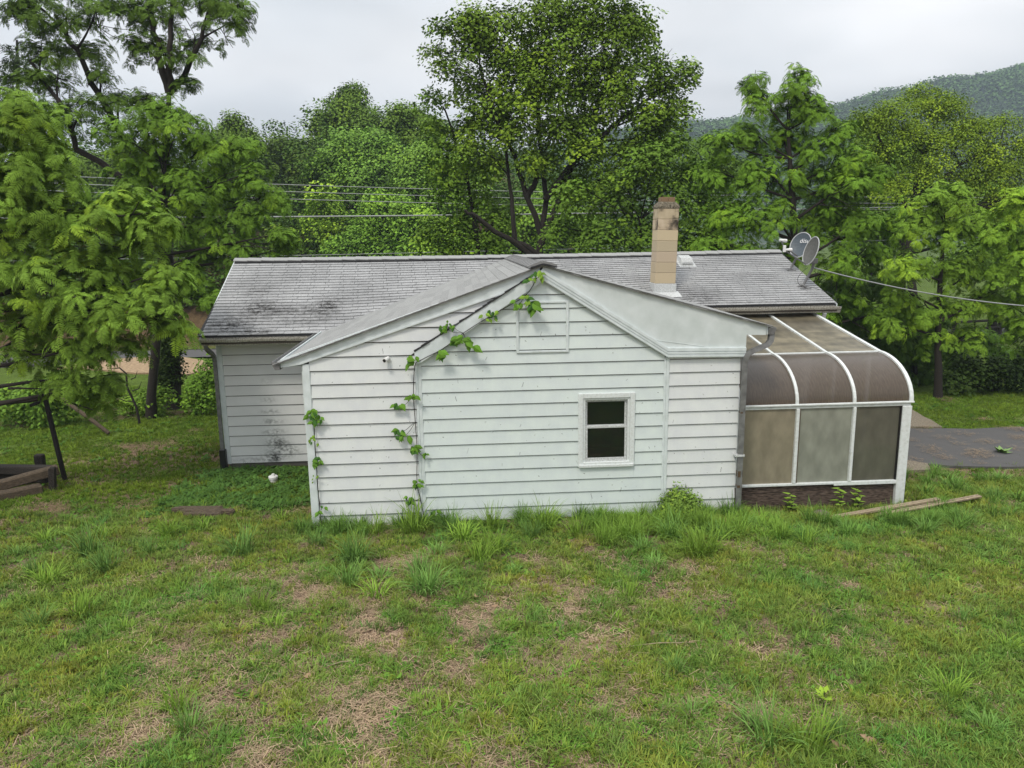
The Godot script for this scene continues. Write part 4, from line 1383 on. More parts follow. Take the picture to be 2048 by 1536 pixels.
func dishes() -> void:
	# blue-grey dish with white lettering
	var foot := main_roof(7.12, 0.62)
	foot.x = 7.30
	var o := thing("satellite_dish", "blue grey satellite dish with white lettering and a long feed arm", "satellite dish", foot)
	var c := Vector3(7.42, 3.80, -5.25)
	var facing := Vector3(-0.80, 0.42, 0.62)
	var d := dish_shell(c, facing, 0.235, 0.285, 0.05)
	part(o, "reflector", d[0], M["dish_blue"])
	part(o, "rim", d[1], M["dish_rim"])
	var x: Vector3 = d[2]
	var y: Vector3 = d[3]
	var z: Vector3 = d[4]
	var tm := TextMesh.new()
	var sf := SystemFont.new()
	sf.font_names = PackedStringArray(["Droid Sans"])
	tm.font = sf; tm.font_size = 20; tm.pixel_size = 0.0062; tm.depth = 0.003; tm.text = "dish"
	var lg := MeshInstance3D.new()
	lg.name = "lettering"
	lg.mesh = tm; lg.material_override = M["print_white"]
	o.add_child(lg)
	lg.transform = Transform3D(Basis(x, y, z), c - foot + x * 0.07 + y * 0.10 - z * 0.028)
	var pl := MB.new()
	pl.tube([foot + Vector3(0, 0.0, 0), foot + Vector3(0.03, 0.08, 0.0), foot + Vector3(0.13, 0.30, 0.02), foot + Vector3(0.15, 0.42, 0.05), c - z * 0.08], [0.024], 9)
	part(o, "mast", pl, M["arm_grey"])
	var ft := MB.new()
	ft.tube([foot + Vector3(0, 0.03, 0), foot + Vector3(-0.1, 0.012, -0.02)], [0.02, 0.012], 6); ft.tube([foot + Vector3(0, 0.05, 0), foot + Vector3(0.09, -0.03, 0.08)], [0.018, 0.012], 6)
	ft.cbox(foot + Vector3(-0.10, -0.015, -0.06), foot + Vector3(0.10, 0.012, 0.08), 0.004)
	part(o, "foot", ft, M["arm_grey"])
	var am := MB.new()
	var a0 := c - y * 0.26 - z * 0.02
	am.tube([a0, a0 + Vector3(-0.22, 0.12, 0.10), a0 + Vector3(-0.36, 0.18, 0.16), a0 + Vector3(-0.44, 0.27, 0.19), a0 + Vector3(-0.47, 0.34, 0.2)], [0.015], 7)
	part(o, "feed_arm", am, M["arm_grey"])
	var ln := MB.new()
	var e := a0 + Vector3(-0.46, 0.36, 0.2)
	ln.tube([e + Vector3(-0.05, 0, -0.02), e + Vector3(0.04, -0.01, 0.0)], [0.03], 10); ln.tube([e + Vector3(0.03, -0.01, 0.0), e + Vector3(0.10, -0.02, -0.02)], [0.036, 0.04], 12)
	part(o, "receiver", ln, M["plastic_white"])
	# grey dish seen from its edge
	foot = main_roof(7.2, 0.28)
	var o2 := thing("satellite_dish", "grey satellite dish seen edge on, on a bent mast near the roof corner", "satellite dish", foot)
	var c2 := Vector3(7.27, 3.69, -4.42)
	var d2 := dish_shell(c2, Vector3(-0.93, 0.30, 0.16), 0.225, 0.30, 0.05)
	part(o2, "reflector", d2[0], M["dish_grey"])
	part(o2, "rim", d2[1], M["dish_rim"])
	var p2 := MB.new()
	p2.tube([foot, foot + Vector3(0.03, 0.1, 0.01), foot + Vector3(0.17, 0.40, 0.03), foot + Vector3(0.19, 0.50, 0.04), foot + Vector3(0.19, 0.60, 0.05)], [0.028], 9)
	part(o2, "mast", p2, M["arm_grey"])
	var br := MB.new()
	br.cbox(foot + Vector3(0.07, 0.50, -0.02), foot + Vector3(0.25, 0.61, 0.10), 0.01)
	br.tube([foot + Vector3(0.12, 0.60, 0.05), foot + Vector3(0.10, 0.72, 0.1)], [0.022, 0.014], 7)
	part(o2, "bracket", br, M["arm_grey"])
	var f2 := MB.new()
	f2.tube([foot + Vector3(0, 0.05, 0), foot + Vector3(-0.14, 0.01, -0.05)], [0.03, 0.012], 6); f2.tube([foot + Vector3(0, 0.06, 0), foot + Vector3(0.08, -0.03, 0.12)], [0.028, 0.014], 6)
	f2.cbox(foot + Vector3(-0.09, -0.04, 0.05), foot + Vector3(0.14, -0.012, 0.12), 0.004)
	part(o2, "foot", f2, M["arm_grey"])
	var b2 := MB.new()
	var s0 := c2 - (d2[3] as Vector3) * 0.29
	b2.tube([s0, s0 + Vector3(-0.30, 0.17, 0.06), s0 + Vector3(-0.52, 0.30, 0.10)], [0.014], 7)
	part(o2, "feed_arm", b2, M["arm_grey"])
	var l2 := MB.new()
	var e2 := s0 + Vector3(-0.53, 0.31, 0.10)
	l2.cbox(e2 + Vector3(-0.02, -0.05, -0.03), e2 + Vector3(0.03, 0.09, 0.03), 0.008)
	l2.tube([e2 + Vector3(0.03, 0.0, 0), e2 + Vector3(0.16, 0.0, 0.0)], [0.022, 0.034], 9)
	part(o2, "receiver", l2, M["plastic_white"])
	var cx := MB.new()
	var cp := [foot + Vector3(0.06, 0.42, 0.05), foot + Vector3(-0.06, 0.34, 0.08), foot + Vector3(-0.16, 0.22, 0.1), foot + Vector3(-0.13, 0.08, 0.1), foot + Vector3(0.05, 0.03, 0.12), foot + Vector3(0.3, -0.04, 0.2), foot + Vector3(0.44, -0.12, 0.4), foot + Vector3(0.46, -0.22, 0.55), foot + Vector3(0.40, -0.27, 0.72)]
	var cv := Curve3D.new()
	for q in cp: cv.add_point(q)
	cx.tube(smooth_path(cp, 5), [0.005], 5)
	part(o2, "coax_cable", cx, M["wire_dark"])
func smooth_path(p: Array, k: int) -> Array:
	var out := []
	for i in p.size() - 1:
		var a: Vector3 = p[max(i - 1, 0)]
		var d: Vector3 = p[min(i + 2, p.size() - 1)]
		for j in k: out.append((p[i] as Vector3).cubic_interpolate(p[i + 1], a, d, j / float(k)))
	out.append(p[-1])
	return out
func wires() -> void:
	var span := func(a: Vector3, b: Vector3, sag: float, r: float, label: String, m: String, grp := "") -> void:
		var w := MB.new()
		var p := []
		for i in 41:
			var t := i / 40.0
			p.append(a.lerp(b, t) - Vector3(0, sag * 4.0 * t * (1.0 - t), 0))
		w.tube(p, [r], 5, false)
		single("overhead_wire", w, M[m], label, "wire", grp)
	span.call(Vector3(-34, 7.75, -22), Vector3(34, 5.3, -22), 0.55, 0.016, "topmost of three thin wires strung before the wooded slope", "wire", "three parallel wires before the wood")
	span.call(Vector3(-34, 7.45, -22.05), Vector3(34, 5.05, -22.05), 0.55, 0.016, "middle of three thin wires strung before the wooded slope", "wire", "three parallel wires before the wood")
	span.call(Vector3(-34, 7.12, -22.1), Vector3(34, 4.8, -22.1), 0.55, 0.016, "lowest of three thin wires strung before the wooded slope", "wire", "three parallel wires before the wood")
	span.call(Vector3(-34, 5.3, -21.9), Vector3(34, 5.25, -21.9), 0.35, 0.034, "thick grey cable strung below the three thin wires", "wire")
	span.call(Vector3(-34, 3.35, -20.5), Vector3(34, 3.9, -20.5), 0.2, 0.012, "thin wire running just above the shingle roof ridge", "wire")
	span.call(Vector3(7.5, 3.33, -4.75), Vector3(20.5, 2.75, -5.0), 0.75, 0.014, "service cable sagging from the roof corner towards the right trees", "wire")
func vine_leaf(b: MB, at: Vector3, dirv: Vector2, s: float, tilt: float) -> void:
	var along := Vector3(dirv.x, dirv.y, 0.35).normalized()
	var out := (Vector3(0, 0.35, 1) + Vector3(tilt, 0, 0)).normalized()
	var side := along.cross(out).normalized()
	var w := side.cross(along)
	var m0 := at + along * s * 0.45 + w * s * 0.05
	for sg in [1.0, -1.0]:
		var prev := at
		for q in [[0.04, 0.10], [0.2, 0.27], [0.42, 0.31], [0.62, 0.20], [0.82, 0.09], [1.0, 0.0]]:
			var p: Vector3 = at + along * s * q[0] + side * sg * s * q[1] - w * s * q[1] * 0.25
			if sg > 0: b.tri(m0, prev, p)
			else: b.tri(m0, p, prev)
			prev = p
func vines() -> void:
	var data := [
		["vine", "leafy creeper climbing the siding strip and the steep bargeboard to the peak", [[-0.64, -0.25], [-0.70, 0.2], [-0.74, 0.44], [-0.72, 0.98], [-0.73, 1.4], [-0.74, 1.79], [-0.70, 2.25], [-0.6, 2.34], [-0.28, 2.5], [0.02, 2.72], [0.45, 2.98], [0.92, 3.24], [1.1, 3.5]],
			[[-0.74, 2.32, 5, 0.15, 0], [-0.30, 2.40, 4, 0.17, 0], [-0.02, 2.60, 7, 0.17, 0], [0.10, 2.55, 3, 0.19, 0], [-0.25, 2.79, 5, 0.10, 0], [-0.15, 2.84, 4, 0.09, 0], [0.36, 2.93, 3, 0.10, 1], [0.48, 2.96, 4, 0.12, 1], [0.80, 3.10, 5, 0.12, 0], [0.95, 3.17, 5, 0.13, 1], [1.04, 3.12, 3, 0.22, 0], [1.02, 3.50, 4, 0.12, 1], [1.14, 3.53, 4, 0.12, 1], [-0.77, 1.79, 4, 0.12, 0], [-0.97, 1.61, 4, 0.14, 0], [-1.0, 1.22, 5, 0.13, 0], [-0.88, 1.20, 4, 0.14, 0], [-0.73, 0.98, 6, 0.14, 0], [-0.62, 0.86, 3, 0.08, 0], [-0.73, 0.42, 5, 0.11, 0], [-0.87, 0.17, 5, 0.11, 0], [-0.50, -0.06, 6, 0.12, 0]]],
		["vine", "short creeper on the white corner strip facing the timber yard", [[-2.2, -0.25], [-2.22, 0.3], [-2.22, 0.8], [-2.22, 1.2], [-2.2, 1.55]],
			[[-2.24, 1.55, 7, 0.12, 0], [-2.16, 1.46, 6, 0.12, 0], [-2.22, 1.16, 4, 0.08, 1], [-2.21, 0.82, 7, 0.13, 0], [-2.22, 0.55, 3, 0.06, 1], [-2.18, 0.08, 3, 0.10, 0]]]]
	rng.seed = 19
	for d in data:
		var o := thing(d[0], d[1], "vine", Vector3(d[2][0][0], -0.25, 0.06))
		var p := []
		for q in d[2]: p.append(Vector3(q[0], q[1], 0.055 if q[1] < 2.2 else 0.125))
		var s := MB.new()
		s.tube(smooth_path(p, 4), [0.006], 5)
		part(o, "stem", s, M["bark"])
		for c in d[3]:
			for k in int(c[2] * 1.7):
				var a := rng.randf_range(-2.9, -0.2)
				var b := MB.new()
				var g := rng.randf_range(0.75, 1.2)
				b.col = Color(0.115 * g, 0.235 * g, 0.030 * g) if c[4] == 0 else Color(0.20 * g, 0.33 * g, 0.045 * g)
				if rng.randf() < 0.25: b.col = Color(0.05, 0.125, 0.025)
				var z := (0.06 if c[1] < 2.25 else 0.12) + rng.randf_range(0.0, 0.06)
				vine_leaf(b, Vector3(c[0] + rng.randf_range(-0.07, 0.07), c[1] + rng.randf_range(-0.03, 0.09), z), Vector2(cos(a), sin(a)), c[3] * rng.randf_range(0.6, 0.98), rng.randf_range(-0.9, 0.9))
				part(o, "leaf", b, M["leaf"])
			var tw := MB.new()
			var at := Vector3(c[0], c[1], 0.09 if c[1] < 2.25 else 0.14)
			var near: Vector3 = p[0]
			for q in p:
				if (q - at).length() < (near - at).length(): near = q
			tw.tube([near, near.lerp(at, 0.5) + Vector3(0, -0.02, 0.01), at], [0.004], 4)
			part(o, "tendril", tw, M["bark"])
func yard_things() -> void:
	# security camera
	var o := thing("security_camera", "small white bullet camera on the siding under the wide eave", "camera", Vector3(-1.10, 2.36, 0.02))
	var b := MB.new()
	b.tube([Vector3(-1.09, 2.365, 0.03), Vector3(-1.115, 2.352, 0.10), Vector3(-1.135, 2.345, 0.14)], [0.03, 0.034, 0.034], 12)
	part(o, "housing", b, M["plastic_white"])
	b = MB.new()
	b.tube([Vector3(-1.1345, 2.345, 0.139), Vector3(-1.137, 2.344, 0.144)], [0.025], 12)
	part(o, "lens", b, M["plastic_black"])
	b = MB.new()
	b.lathe([Vector2(0.0, 0.0), Vector2(0.03, 0.0), Vector2(0.03, 0.018), Vector2(0.0, 0.018)], Vector3(-1.08, 2.335, 0.012), 12, Basis(Vector3(1, 0, 0), PI / 2))
	part(o, "mount", b, M["plastic_white"])
	# clothes-line post
	var p := G(-7.60, -3.22)
	o = thing("clothesline_post", "rusty leaning steel clothesline post with a crossarm", "post", p)
	b = MB.new()
	b.cbox(Vector3(-0.035, -0.2, -0.035), Vector3(0.035, 1.62, 0.035), 0.008, Transform3D(Basis(Vector3(0, 0, 1), deg_to_rad(5.5)), p))
	part(o, "post", b, M["rusty_steel"])
	b = MB.new()
	var top := p + Vector3(-0.15, 1.60, 0)
	b.cbox(Vector3(-0.28, -0.03, -0.03), Vector3(0.75, 0.03, 0.03), 0.006, Transform3D(Basis(Vector3(0, 0, 1), deg_to_rad(22)) * Basis(Vector3(0, 1, 0), 0.3), top))
	part(o, "crossarm", b, M["rusty_steel"])
	# stacked timbers at the left edge
	var tb := func(a: Vector3, e: Vector3, w: float, h: float, m: String, label: String) -> void:
		var t := MB.new()
		var ln := (e - a).length()
		var bs := Basis.looking_at(e - a, Vector3.UP if absf((e - a).normalized().y) < 0.9 else Vector3.BACK) * Basis(Vector3.UP, -PI / 2)
		t.cbox(Vector3(-ln / 2, -h / 2, -w / 2), Vector3(ln / 2, h / 2, w / 2), 0.018, Transform3D(bs, (a + e) / 2))
		for q in 3:
			var zz := w * (q - 1) * 0.3
			t.cbox(Vector3(-ln / 2 + 0.02, h / 2 - 0.006, zz - 0.02), Vector3(ln / 2 - 0.04 * q, h / 2 + 0.006, zz + 0.025), 0.004, Transform3D(bs, (a + e) / 2))
		single("timber", t, M[m], label, "timber", "old timbers of the fallen border" if m == "dark_timber" else "")
	tb.call(G(-9.3, -3.1, 0.34), G(-7.55, -2.75, 0.34), 0.17, 0.15, "dark_timber", "dark upper timber laid across the border at the post end")
	tb.call(G(-9.3, -3.2, 0.16), G(-7.7, -2.9, 0.16), 0.18, 0.16, "dark_timber", "black timber lying beneath the dark upper timber")
	tb.call(G(-9.1, -1.75, 0.06), G(-7.42, -2.72, 0.36), 0.20, 0.16, "timber", "weathered brown timber slanting up to the short stake")
	tb.call(G(-8.9, -1.35, 0.05), G(-7.55, -2.35, 0.10), 0.20, 0.16, "timber", "split grey brown timber on the ground below the slanting one")
	tb.call(G(-7.47, -2.52, -0.10), G(-7.40, -2.50, 0.46), 0.10, 0.09, "dark_timber", "short dark stake holding the slanting timber")
	tb.call(G(-8.05, -3.3, -0.05), G(-8.05, -3.3, 0.52), 0.16, 0.12, "dark_timber", "stubby dark stake behind the stacked timbers")
	# rotten log half sunk in the grass: three split pieces
	for s in [[-4.78, -0.98, -3.95, -0.86, 0.10], [-4.6, -0.86, -3.72, -0.70, 0.085], [-4.5, -0.72, -3.9, -0.62, 0.06]]:
		tb.call(G(s[0], s[1], 0.05), G(s[2], s[3], 0.045), 0.12, s[4], "timber", ["longest split piece of rotten log sunk in the grass", "middle split piece of rotten log sunk in the grass", "shortest split piece of rotten log sunk in the grass"][int(s[4] < 0.1) + int(s[4] < 0.07)])
	# planks beside the sunroom
	tb.call(G(5.5, 0.33, 0.02), G(7.55, 0.06, 0.10), 0.09, 0.04, "plank", "long pale plank in the grass in front of the sunroom")
	tb.call(G(6.35, 0.38, 0.05), G(8.25, 0.03, 0.10), 0.08, 0.035, "plank", "second pale plank, reaching past the sunroom corner post")
	# cleanout cap
	var cp := G(-3.60, -2.76)
	o = thing("cleanout_cap", "round white plastic cleanout cap in the weeds by the wing wall", "pipe cap", cp)
	b = MB.new()
	b.lathe([Vector2(0.075, -0.1), Vector2(0.075, 0.07), Vector2(0.088, 0.075), Vector2(0.088, 0.115), Vector2(0.07, 0.13), Vector2(0.0, 0.134)], cp, 18)
	part(o, "cap", b, M["plastic_white"])
	b = MB.new()
	b.cbox(cp + Vector3(-0.025, 0.13, -0.025), cp + Vector3(0.025, 0.165, 0.025), 0.005)
	part(o, "square_plug", b, M["plastic_white"])
	var gp := G(7.62, -1.62, 0.07)
	o = thing("outdoor_light", "small grey dome light on the slab behind the corner post", "light", gp)
	b = MB.new()
	b.lathe([Vector2(0.09, 0.0), Vector2(0.10, 0.03), Vector2(0.10, 0.06), Vector2(0.06, 0.10), Vector2(0.0, 0.115)], gp, 16)
	part(o, "dome", b, M["galvanised"])
	# stones
	rng.seed = 51
	for s in [[5.62, 0.02, 0.13, "pinkish stone lying before the sunroom base boards"], [7.0, -0.05, 0.12, "rounded stone by the foot of the white corner post"]]:
		var st := MB.new()
		var at := G(s[0], s[1], 0.03)
		var pr := []
		for i in 6:
			var t := i / 5.0 * PI - PI / 2
			pr.append(Vector2(cos(t) * s[2] * rng.randf_range(0.85, 1.1), sin(t) * s[2] * 0.55))
		st.lathe(pr, at, 9, Basis(Vector3.UP, rng.randf() * 3.0).scaled(Vector3(1.2, 1, 0.85)))
		single("stone", st, M["stone"], s[3], "stone")
	# fallen pole and dead stems at the yard's edge
	var fp := MB.new()
	fp.tube([G(-8.6, -7.3, 0.05), G(-9.0, -7.4, 0.35), G(-9.6, -7.6, 0.75), G(-10.2, -7.9, 1.1)], [0.045, 0.05, 0.05, 0.04], 8)
	single("fallen_pole", fp, M["timber"], "fallen pale pole leaning at the edge of the yard", "pole")
	var dd := thing("dead_sapling", "bare black dead sapling with a hooked top before the dirt mound", "tree", G(-8.4, -8.6))
	b = MB.new()
	b.tube([G(-8.4, -8.6, -0.05), G(-8.45, -8.6, 0.5), G(-8.62, -8.6, 1.0), G(-8.6, -8.6, 1.35), G(-8.75, -8.6, 1.5), G(-8.95, -8.6, 1.48)], [0.035, 0.03, 0.028, 0.022, 0.018, 0.008], 7)
	part(dd, "stem", b, M["bark"])
	for s in [[0.6, -0.35, 0.75], [0.9, 0.3, 1.15], [1.2, 0.22, 1.42]]:
		b = MB.new()
		b.tube([G(-8.5, -8.6, s[0]), G(-8.5 + s[1] * 0.6, -8.55, s[0] + 0.05), G(-8.5 + s[1], -8.5, s[2])], [0.016, 0.012, 0.005], 5)
		part(dd, "branch", b, M["bark"])
	# rail fence far behind the right trees
	for k in 3:
		var f := thing("rail_fence", ["weathered rail fence panel glimpsed behind the right trees", "second rail fence panel behind the right trees", "third rail fence panel behind the right trees"][k], "fence", G(22.5 + k * 2.6, -22.0 - k * 0.5), "rail fence behind the trees")
		var x0 := 22.5 + k * 2.6
		for q in [0.35, 0.75, 1.1]:
			b = MB.new()
			b.tube([G(x0, -22.0 - k * 0.5, q), G(x0 + 2.6, -22.5 - k * 0.5, q)], [0.06], 6)
			part(f, "rail", b, M["dark_timber"])
		b = MB.new()
		b.tube([G(x0, -22.0 - k * 0.5, -0.1), G(x0, -22.0 - k * 0.5, 1.35)], [0.09], 7)
		part(f, "post", b, M["dark_timber"])
	# big-leaved weed on the drive
	var wp := G(10.66, -2.75, 0.055)
	o = thing("weed", "pale broad leaved weed growing through the asphalt drive", "plant", wp)
	rng.seed = 61
	for k in 9:
		b = MB.new()
		var a := TAU * k / 9.0 + rng.randf() * 0.4
		b.col = Color(0.20, 0.31, 0.11) * rng.randf_range(0.8, 1.15)
		leaf_shape(b, wp, Vector3(cos(a), rng.randf_range(0.25, 0.9), sin(a)).normalized(), Vector3.UP, rng.randf_range(0.16, 0.26), 0.055, 1)
		part(o, "leaf", b, M["leaf"])
	# shrub against the siding, bare sprigs, sapling weeds by the sunroom
	var bp := G(3.32, 0.14)
	o = thing("shrub", "small leafy shrub growing against the right siding section", "shrub", bp)
	for k in 9:
		b = MB.new()
		var a := rng.randf_range(-0.5, 0.5)
		var hgt := rng.randf_range(0.25, 0.5)
		b.tube([bp, bp + Vector3(a * 0.4, hgt * 0.6, 0.02), bp + Vector3(a * 0.75, hgt, 0.05)], [0.006, 0.004, 0.002], 5)
		part(o, "stem", b, M["bark"])
	rng.seed = 62
	crown(o, "bush", [[bp.x - 0.05, bp.y + 0.30, bp.z + 0.06, 0.24], [bp.x + 0.10, bp.y + 0.18, bp.z + 0.08, 0.22], [bp.x - 0.16, bp.y + 0.14, bp.z + 0.06, 0.18]], 10.0, Color(0.11, 0.20, 0.055), 0.25, 0.42, 0.1, "foliage")
	for s in [[5.22, -0.22, 0.34, "yellow green seedling before the middle of the sunroom base boards"], [6.02, -0.2, 0.42, "taller yellow green seedling under the second sunroom mullion"], [6.35, -0.24, 0.36, "twin stemmed seedling under the dark sunroom pane"]]:
		var sp := G(s[0], s[1])
		var so := thing("seedling", s[3], "plant", sp)
		b = MB.new()
		b.tube([sp, sp + Vector3(0.03, s[2] * 0.5, 0.02), sp + Vector3(0.0, s[2], 0.0)], [0.006, 0.005, 0.002], 5)
		part(so, "stem", b, M["bark"])
		for k in 13:
			b = MB.new()
			b.col = Color(0.22, 0.34, 0.05) * rng.randf_range(0.7, 1.2)
			var a := k * 2.4
			leaf_shape(b, sp + Vector3(0, s[2] * (0.25 + 0.75 * k / 13.0), 0), Vector3(cos(a), rng.randf_range(-0.1, 0.4), sin(a)).normalized(), Vector3.UP, rng.randf_range(0.09, 0.15), 0.04, 1)
			part(so, "leaf", b, M["leaf"])
	# bright pinnate seedling in the foreground grass
	var yp := G(3.05, 5.35)
	o = thing("seedling", "bright yellow green seedling with toothed leaves in the open grass", "plant", yp)
	for k in 8:
		b = MB.new()
		var a := TAU * k / 8.0
		b.col = Color(0.24, 0.36, 0.04) * rng.randf_range(0.85, 1.15)
		leaf_shape(b, yp + Vector3(0, 0.10 + 0.01 * k, 0), Vector3(cos(a), 0.35, sin(a)).normalized(), Vector3.UP, 0.085, 0.03, 2)
		part(o, "leaf", b, M["leaf"])
	b = MB.new()
	b.tube([yp, yp + Vector3(0, 0.18, 0)], [0.004], 5)
	part(o, "stem", b, M["bark"])
	# dry leaves and twigs lying in the grass
	rng.seed = 71
	for s in [[2.98, 5.95, 0.16, "largest curled dry leaf lying in the bottom grass"], [3.25, 5.85, 0.13, "curled brown dry leaf next to the largest one"], [-2.1, 4.1, 0.10, "pale dry leaf lying on the bare soil"], [0.1, 2.85, 0.09, "tan dry leaf in the middle of the lawn"], [0.25, 3.1, 0.08, "small orange dry leaf in the middle of the lawn"], [-1.55, 4.35, 0.12, "grey dry leaf by the fallen twig"]]:
		var lp := G(s[0], s[1], 0.035)
		b = MB.new()
		b.col = Color(0.36, 0.24, 0.15) * rng.randf_range(0.8, 1.2)
		var a := rng.randf() * TAU
		leaf_shape(b, lp, Vector3(cos(a), 0.15, sin(a)).normalized(), Vector3(0.2, 1, 0.1).normalized(), s[2], s[2] * 0.5, 2)
		single("dry_leaf", b, M["straw"], s[3], "leaf", "dry leaves in the grass")
	for s in [[-1.4, 4.25, 0.25, -0.08, "short pale twig on the bare soil"], [1.7, 3.3, -0.2, 0.35, "long straw coloured twig in the right grass"], [1.5, 4.25, 0.75, -0.05, "long thin twig lying level in the right grass"]]:
		b = MB.new()
		b.tube([G(s[0], s[1], 0.04), G(s[0] + s[2] * 0.5, s[1] + s[3] * 0.5, 0.06), G(s[0] + s[2], s[1] + s[3], 0.045)], [0.004, 0.005, 0.003], 5)
		single("twig", b, M["plank"], s[4], "twig")

# ---------------------------------------------------------------- grass
func blade(b: MB, at: Vector3, az: float, lean: float, ln: float, wd: float, segs := 3) -> void:
	var out := Vector3(cos(az), 0, sin(az))
	var side := Vector3(-sin(az), 0, cos(az))
	var p := at
	var el := PI / 2 - lean * 0.35
	var prev := p
	var pw := wd
	for k in segs:
		var t := (k + 1.0) / segs
		p += (out * cos(el) + Vector3.UP * sin(el)) * ln / segs
		el -= lean * 1.3 / segs
		var w := wd * (1.0 - t * t) if k < segs - 1 else 0.0
		if k < segs - 1: b.quad(prev - side * pw, prev + side * pw, p + side * w, p - side * w)
		else: b.tri(prev - side * pw, prev + side * pw, p)
		prev = p
		pw = w
func tuft(sd: int, n: int, rad: float, ln: float, wd: float, lean0: float, lean1: float, segs: int, dry := 0.0) -> ArrayMesh:
	var r := RandomNumberGenerator.new()
	r.seed = sd
	var b := MB.new()
	var hubs := []   # blades stand in small tillers with gaps between them
	for i in maxi(1, int(n / 9.0)) if rad > 0.12 else 1:
		var ha := r.randf() * TAU
		var hr := rad * pow(r.randf(), 0.6) if rad > 0.12 else 0.0
		hubs.append([Vector3(cos(ha) * hr, 0, sin(ha) * hr), r.randf_range(0.6, 1.35), r.randf_range(0.65, 1.3)])
	for i in n:
		var hub: Array = hubs[i % hubs.size()]
		var a := r.randf() * TAU
		var rr: float = (0.03 if rad > 0.12 else rad) * pow(r.randf(), 0.68)
		var t: float = r.randf_range(0.75, 1.2) * hub[1]
		b.col = Color(t, t, t) if r.randf() > dry else Color(1.9 * t, 1.25 * t, 2.2 * t)
		blade(b, hub[0] + Vector3(cos(a) * rr, -0.01, sin(a) * rr), a + r.randf_range(-1.2, 1.2), r.randf_range(lean0, lean1), ln * hub[2] * r.randf_range(0.55, 1.1), wd * r.randf_range(0.7, 1.2), segs)
	return b.mesh()
func rosette(sd: int, n: int, s: float, spread: float) -> ArrayMesh:
	var r := RandomNumberGenerator.new()
	r.seed = sd
	var b := MB.new()
	for i in n:
		var a := r.randf() * TAU
		var rr := spread * pow(r.randf(), 0.65)
		var t := r.randf_range(0.75, 1.25)
		b.col = Color(t, t, t)
		leaf_shape(b, Vector3(cos(a) * rr, r.randf_range(0.005, 0.035), sin(a) * rr), Vector3(cos(a * 3.0), r.randf_range(0.1, 0.7), sin(a * 3.0)).normalized(), Vector3.UP, s * r.randf_range(0.6, 1.1), s * 0.26, 1)
	return b.mesh()
func straw_mat(sd: int) -> ArrayMesh:
	var r := RandomNumberGenerator.new()
	r.seed = sd
	var b := MB.new()
	for i in 64:
		var a := r.randf() * TAU
		var at := Vector3(r.randfn(0.0, 0.1), r.randf_range(0.006, 0.03), r.randfn(0.0, 0.1))
		var d := Vector3(cos(a), r.randf_range(-0.1, 0.12), sin(a)) * r.randf_range(0.04, 0.12)
		var s := Vector3(-sin(a), 0, cos(a)) * 0.0022
		var t := r.randf_range(0.6, 1.2)
		b.col = Color(t, t * 0.97, t * 0.93)
		b.quad(at - s, at + s, at + d + s, at + d - s)
	return b.mesh()
func blocked(x: float, z: float) -> bool:
	if x > -2.4 and x < 4.2 and z < 0.03 and z > -9: return true
	if x > -4.8 and x < 7.3 and z < -3.72 and z > -9: return true
	if x > 4.2 and x < 7.25 and z < -0.36 and z > -5: return true
	if x > 8.5 and z < -2.0 and z > -4.95: return hash2(floorf(x * 3.0), floorf(z * 3.0)) > 0.05
	if x > 9.6 and x < 11.6 and z < -4.9 and z > -8.5 and absf(x - (10.4 + (-5.2 - z) * 0.22)) < 0.55: return true
	if x > 7.5 and x < 8.7 and z < -1.75 and z > -2.95: return true
	return false
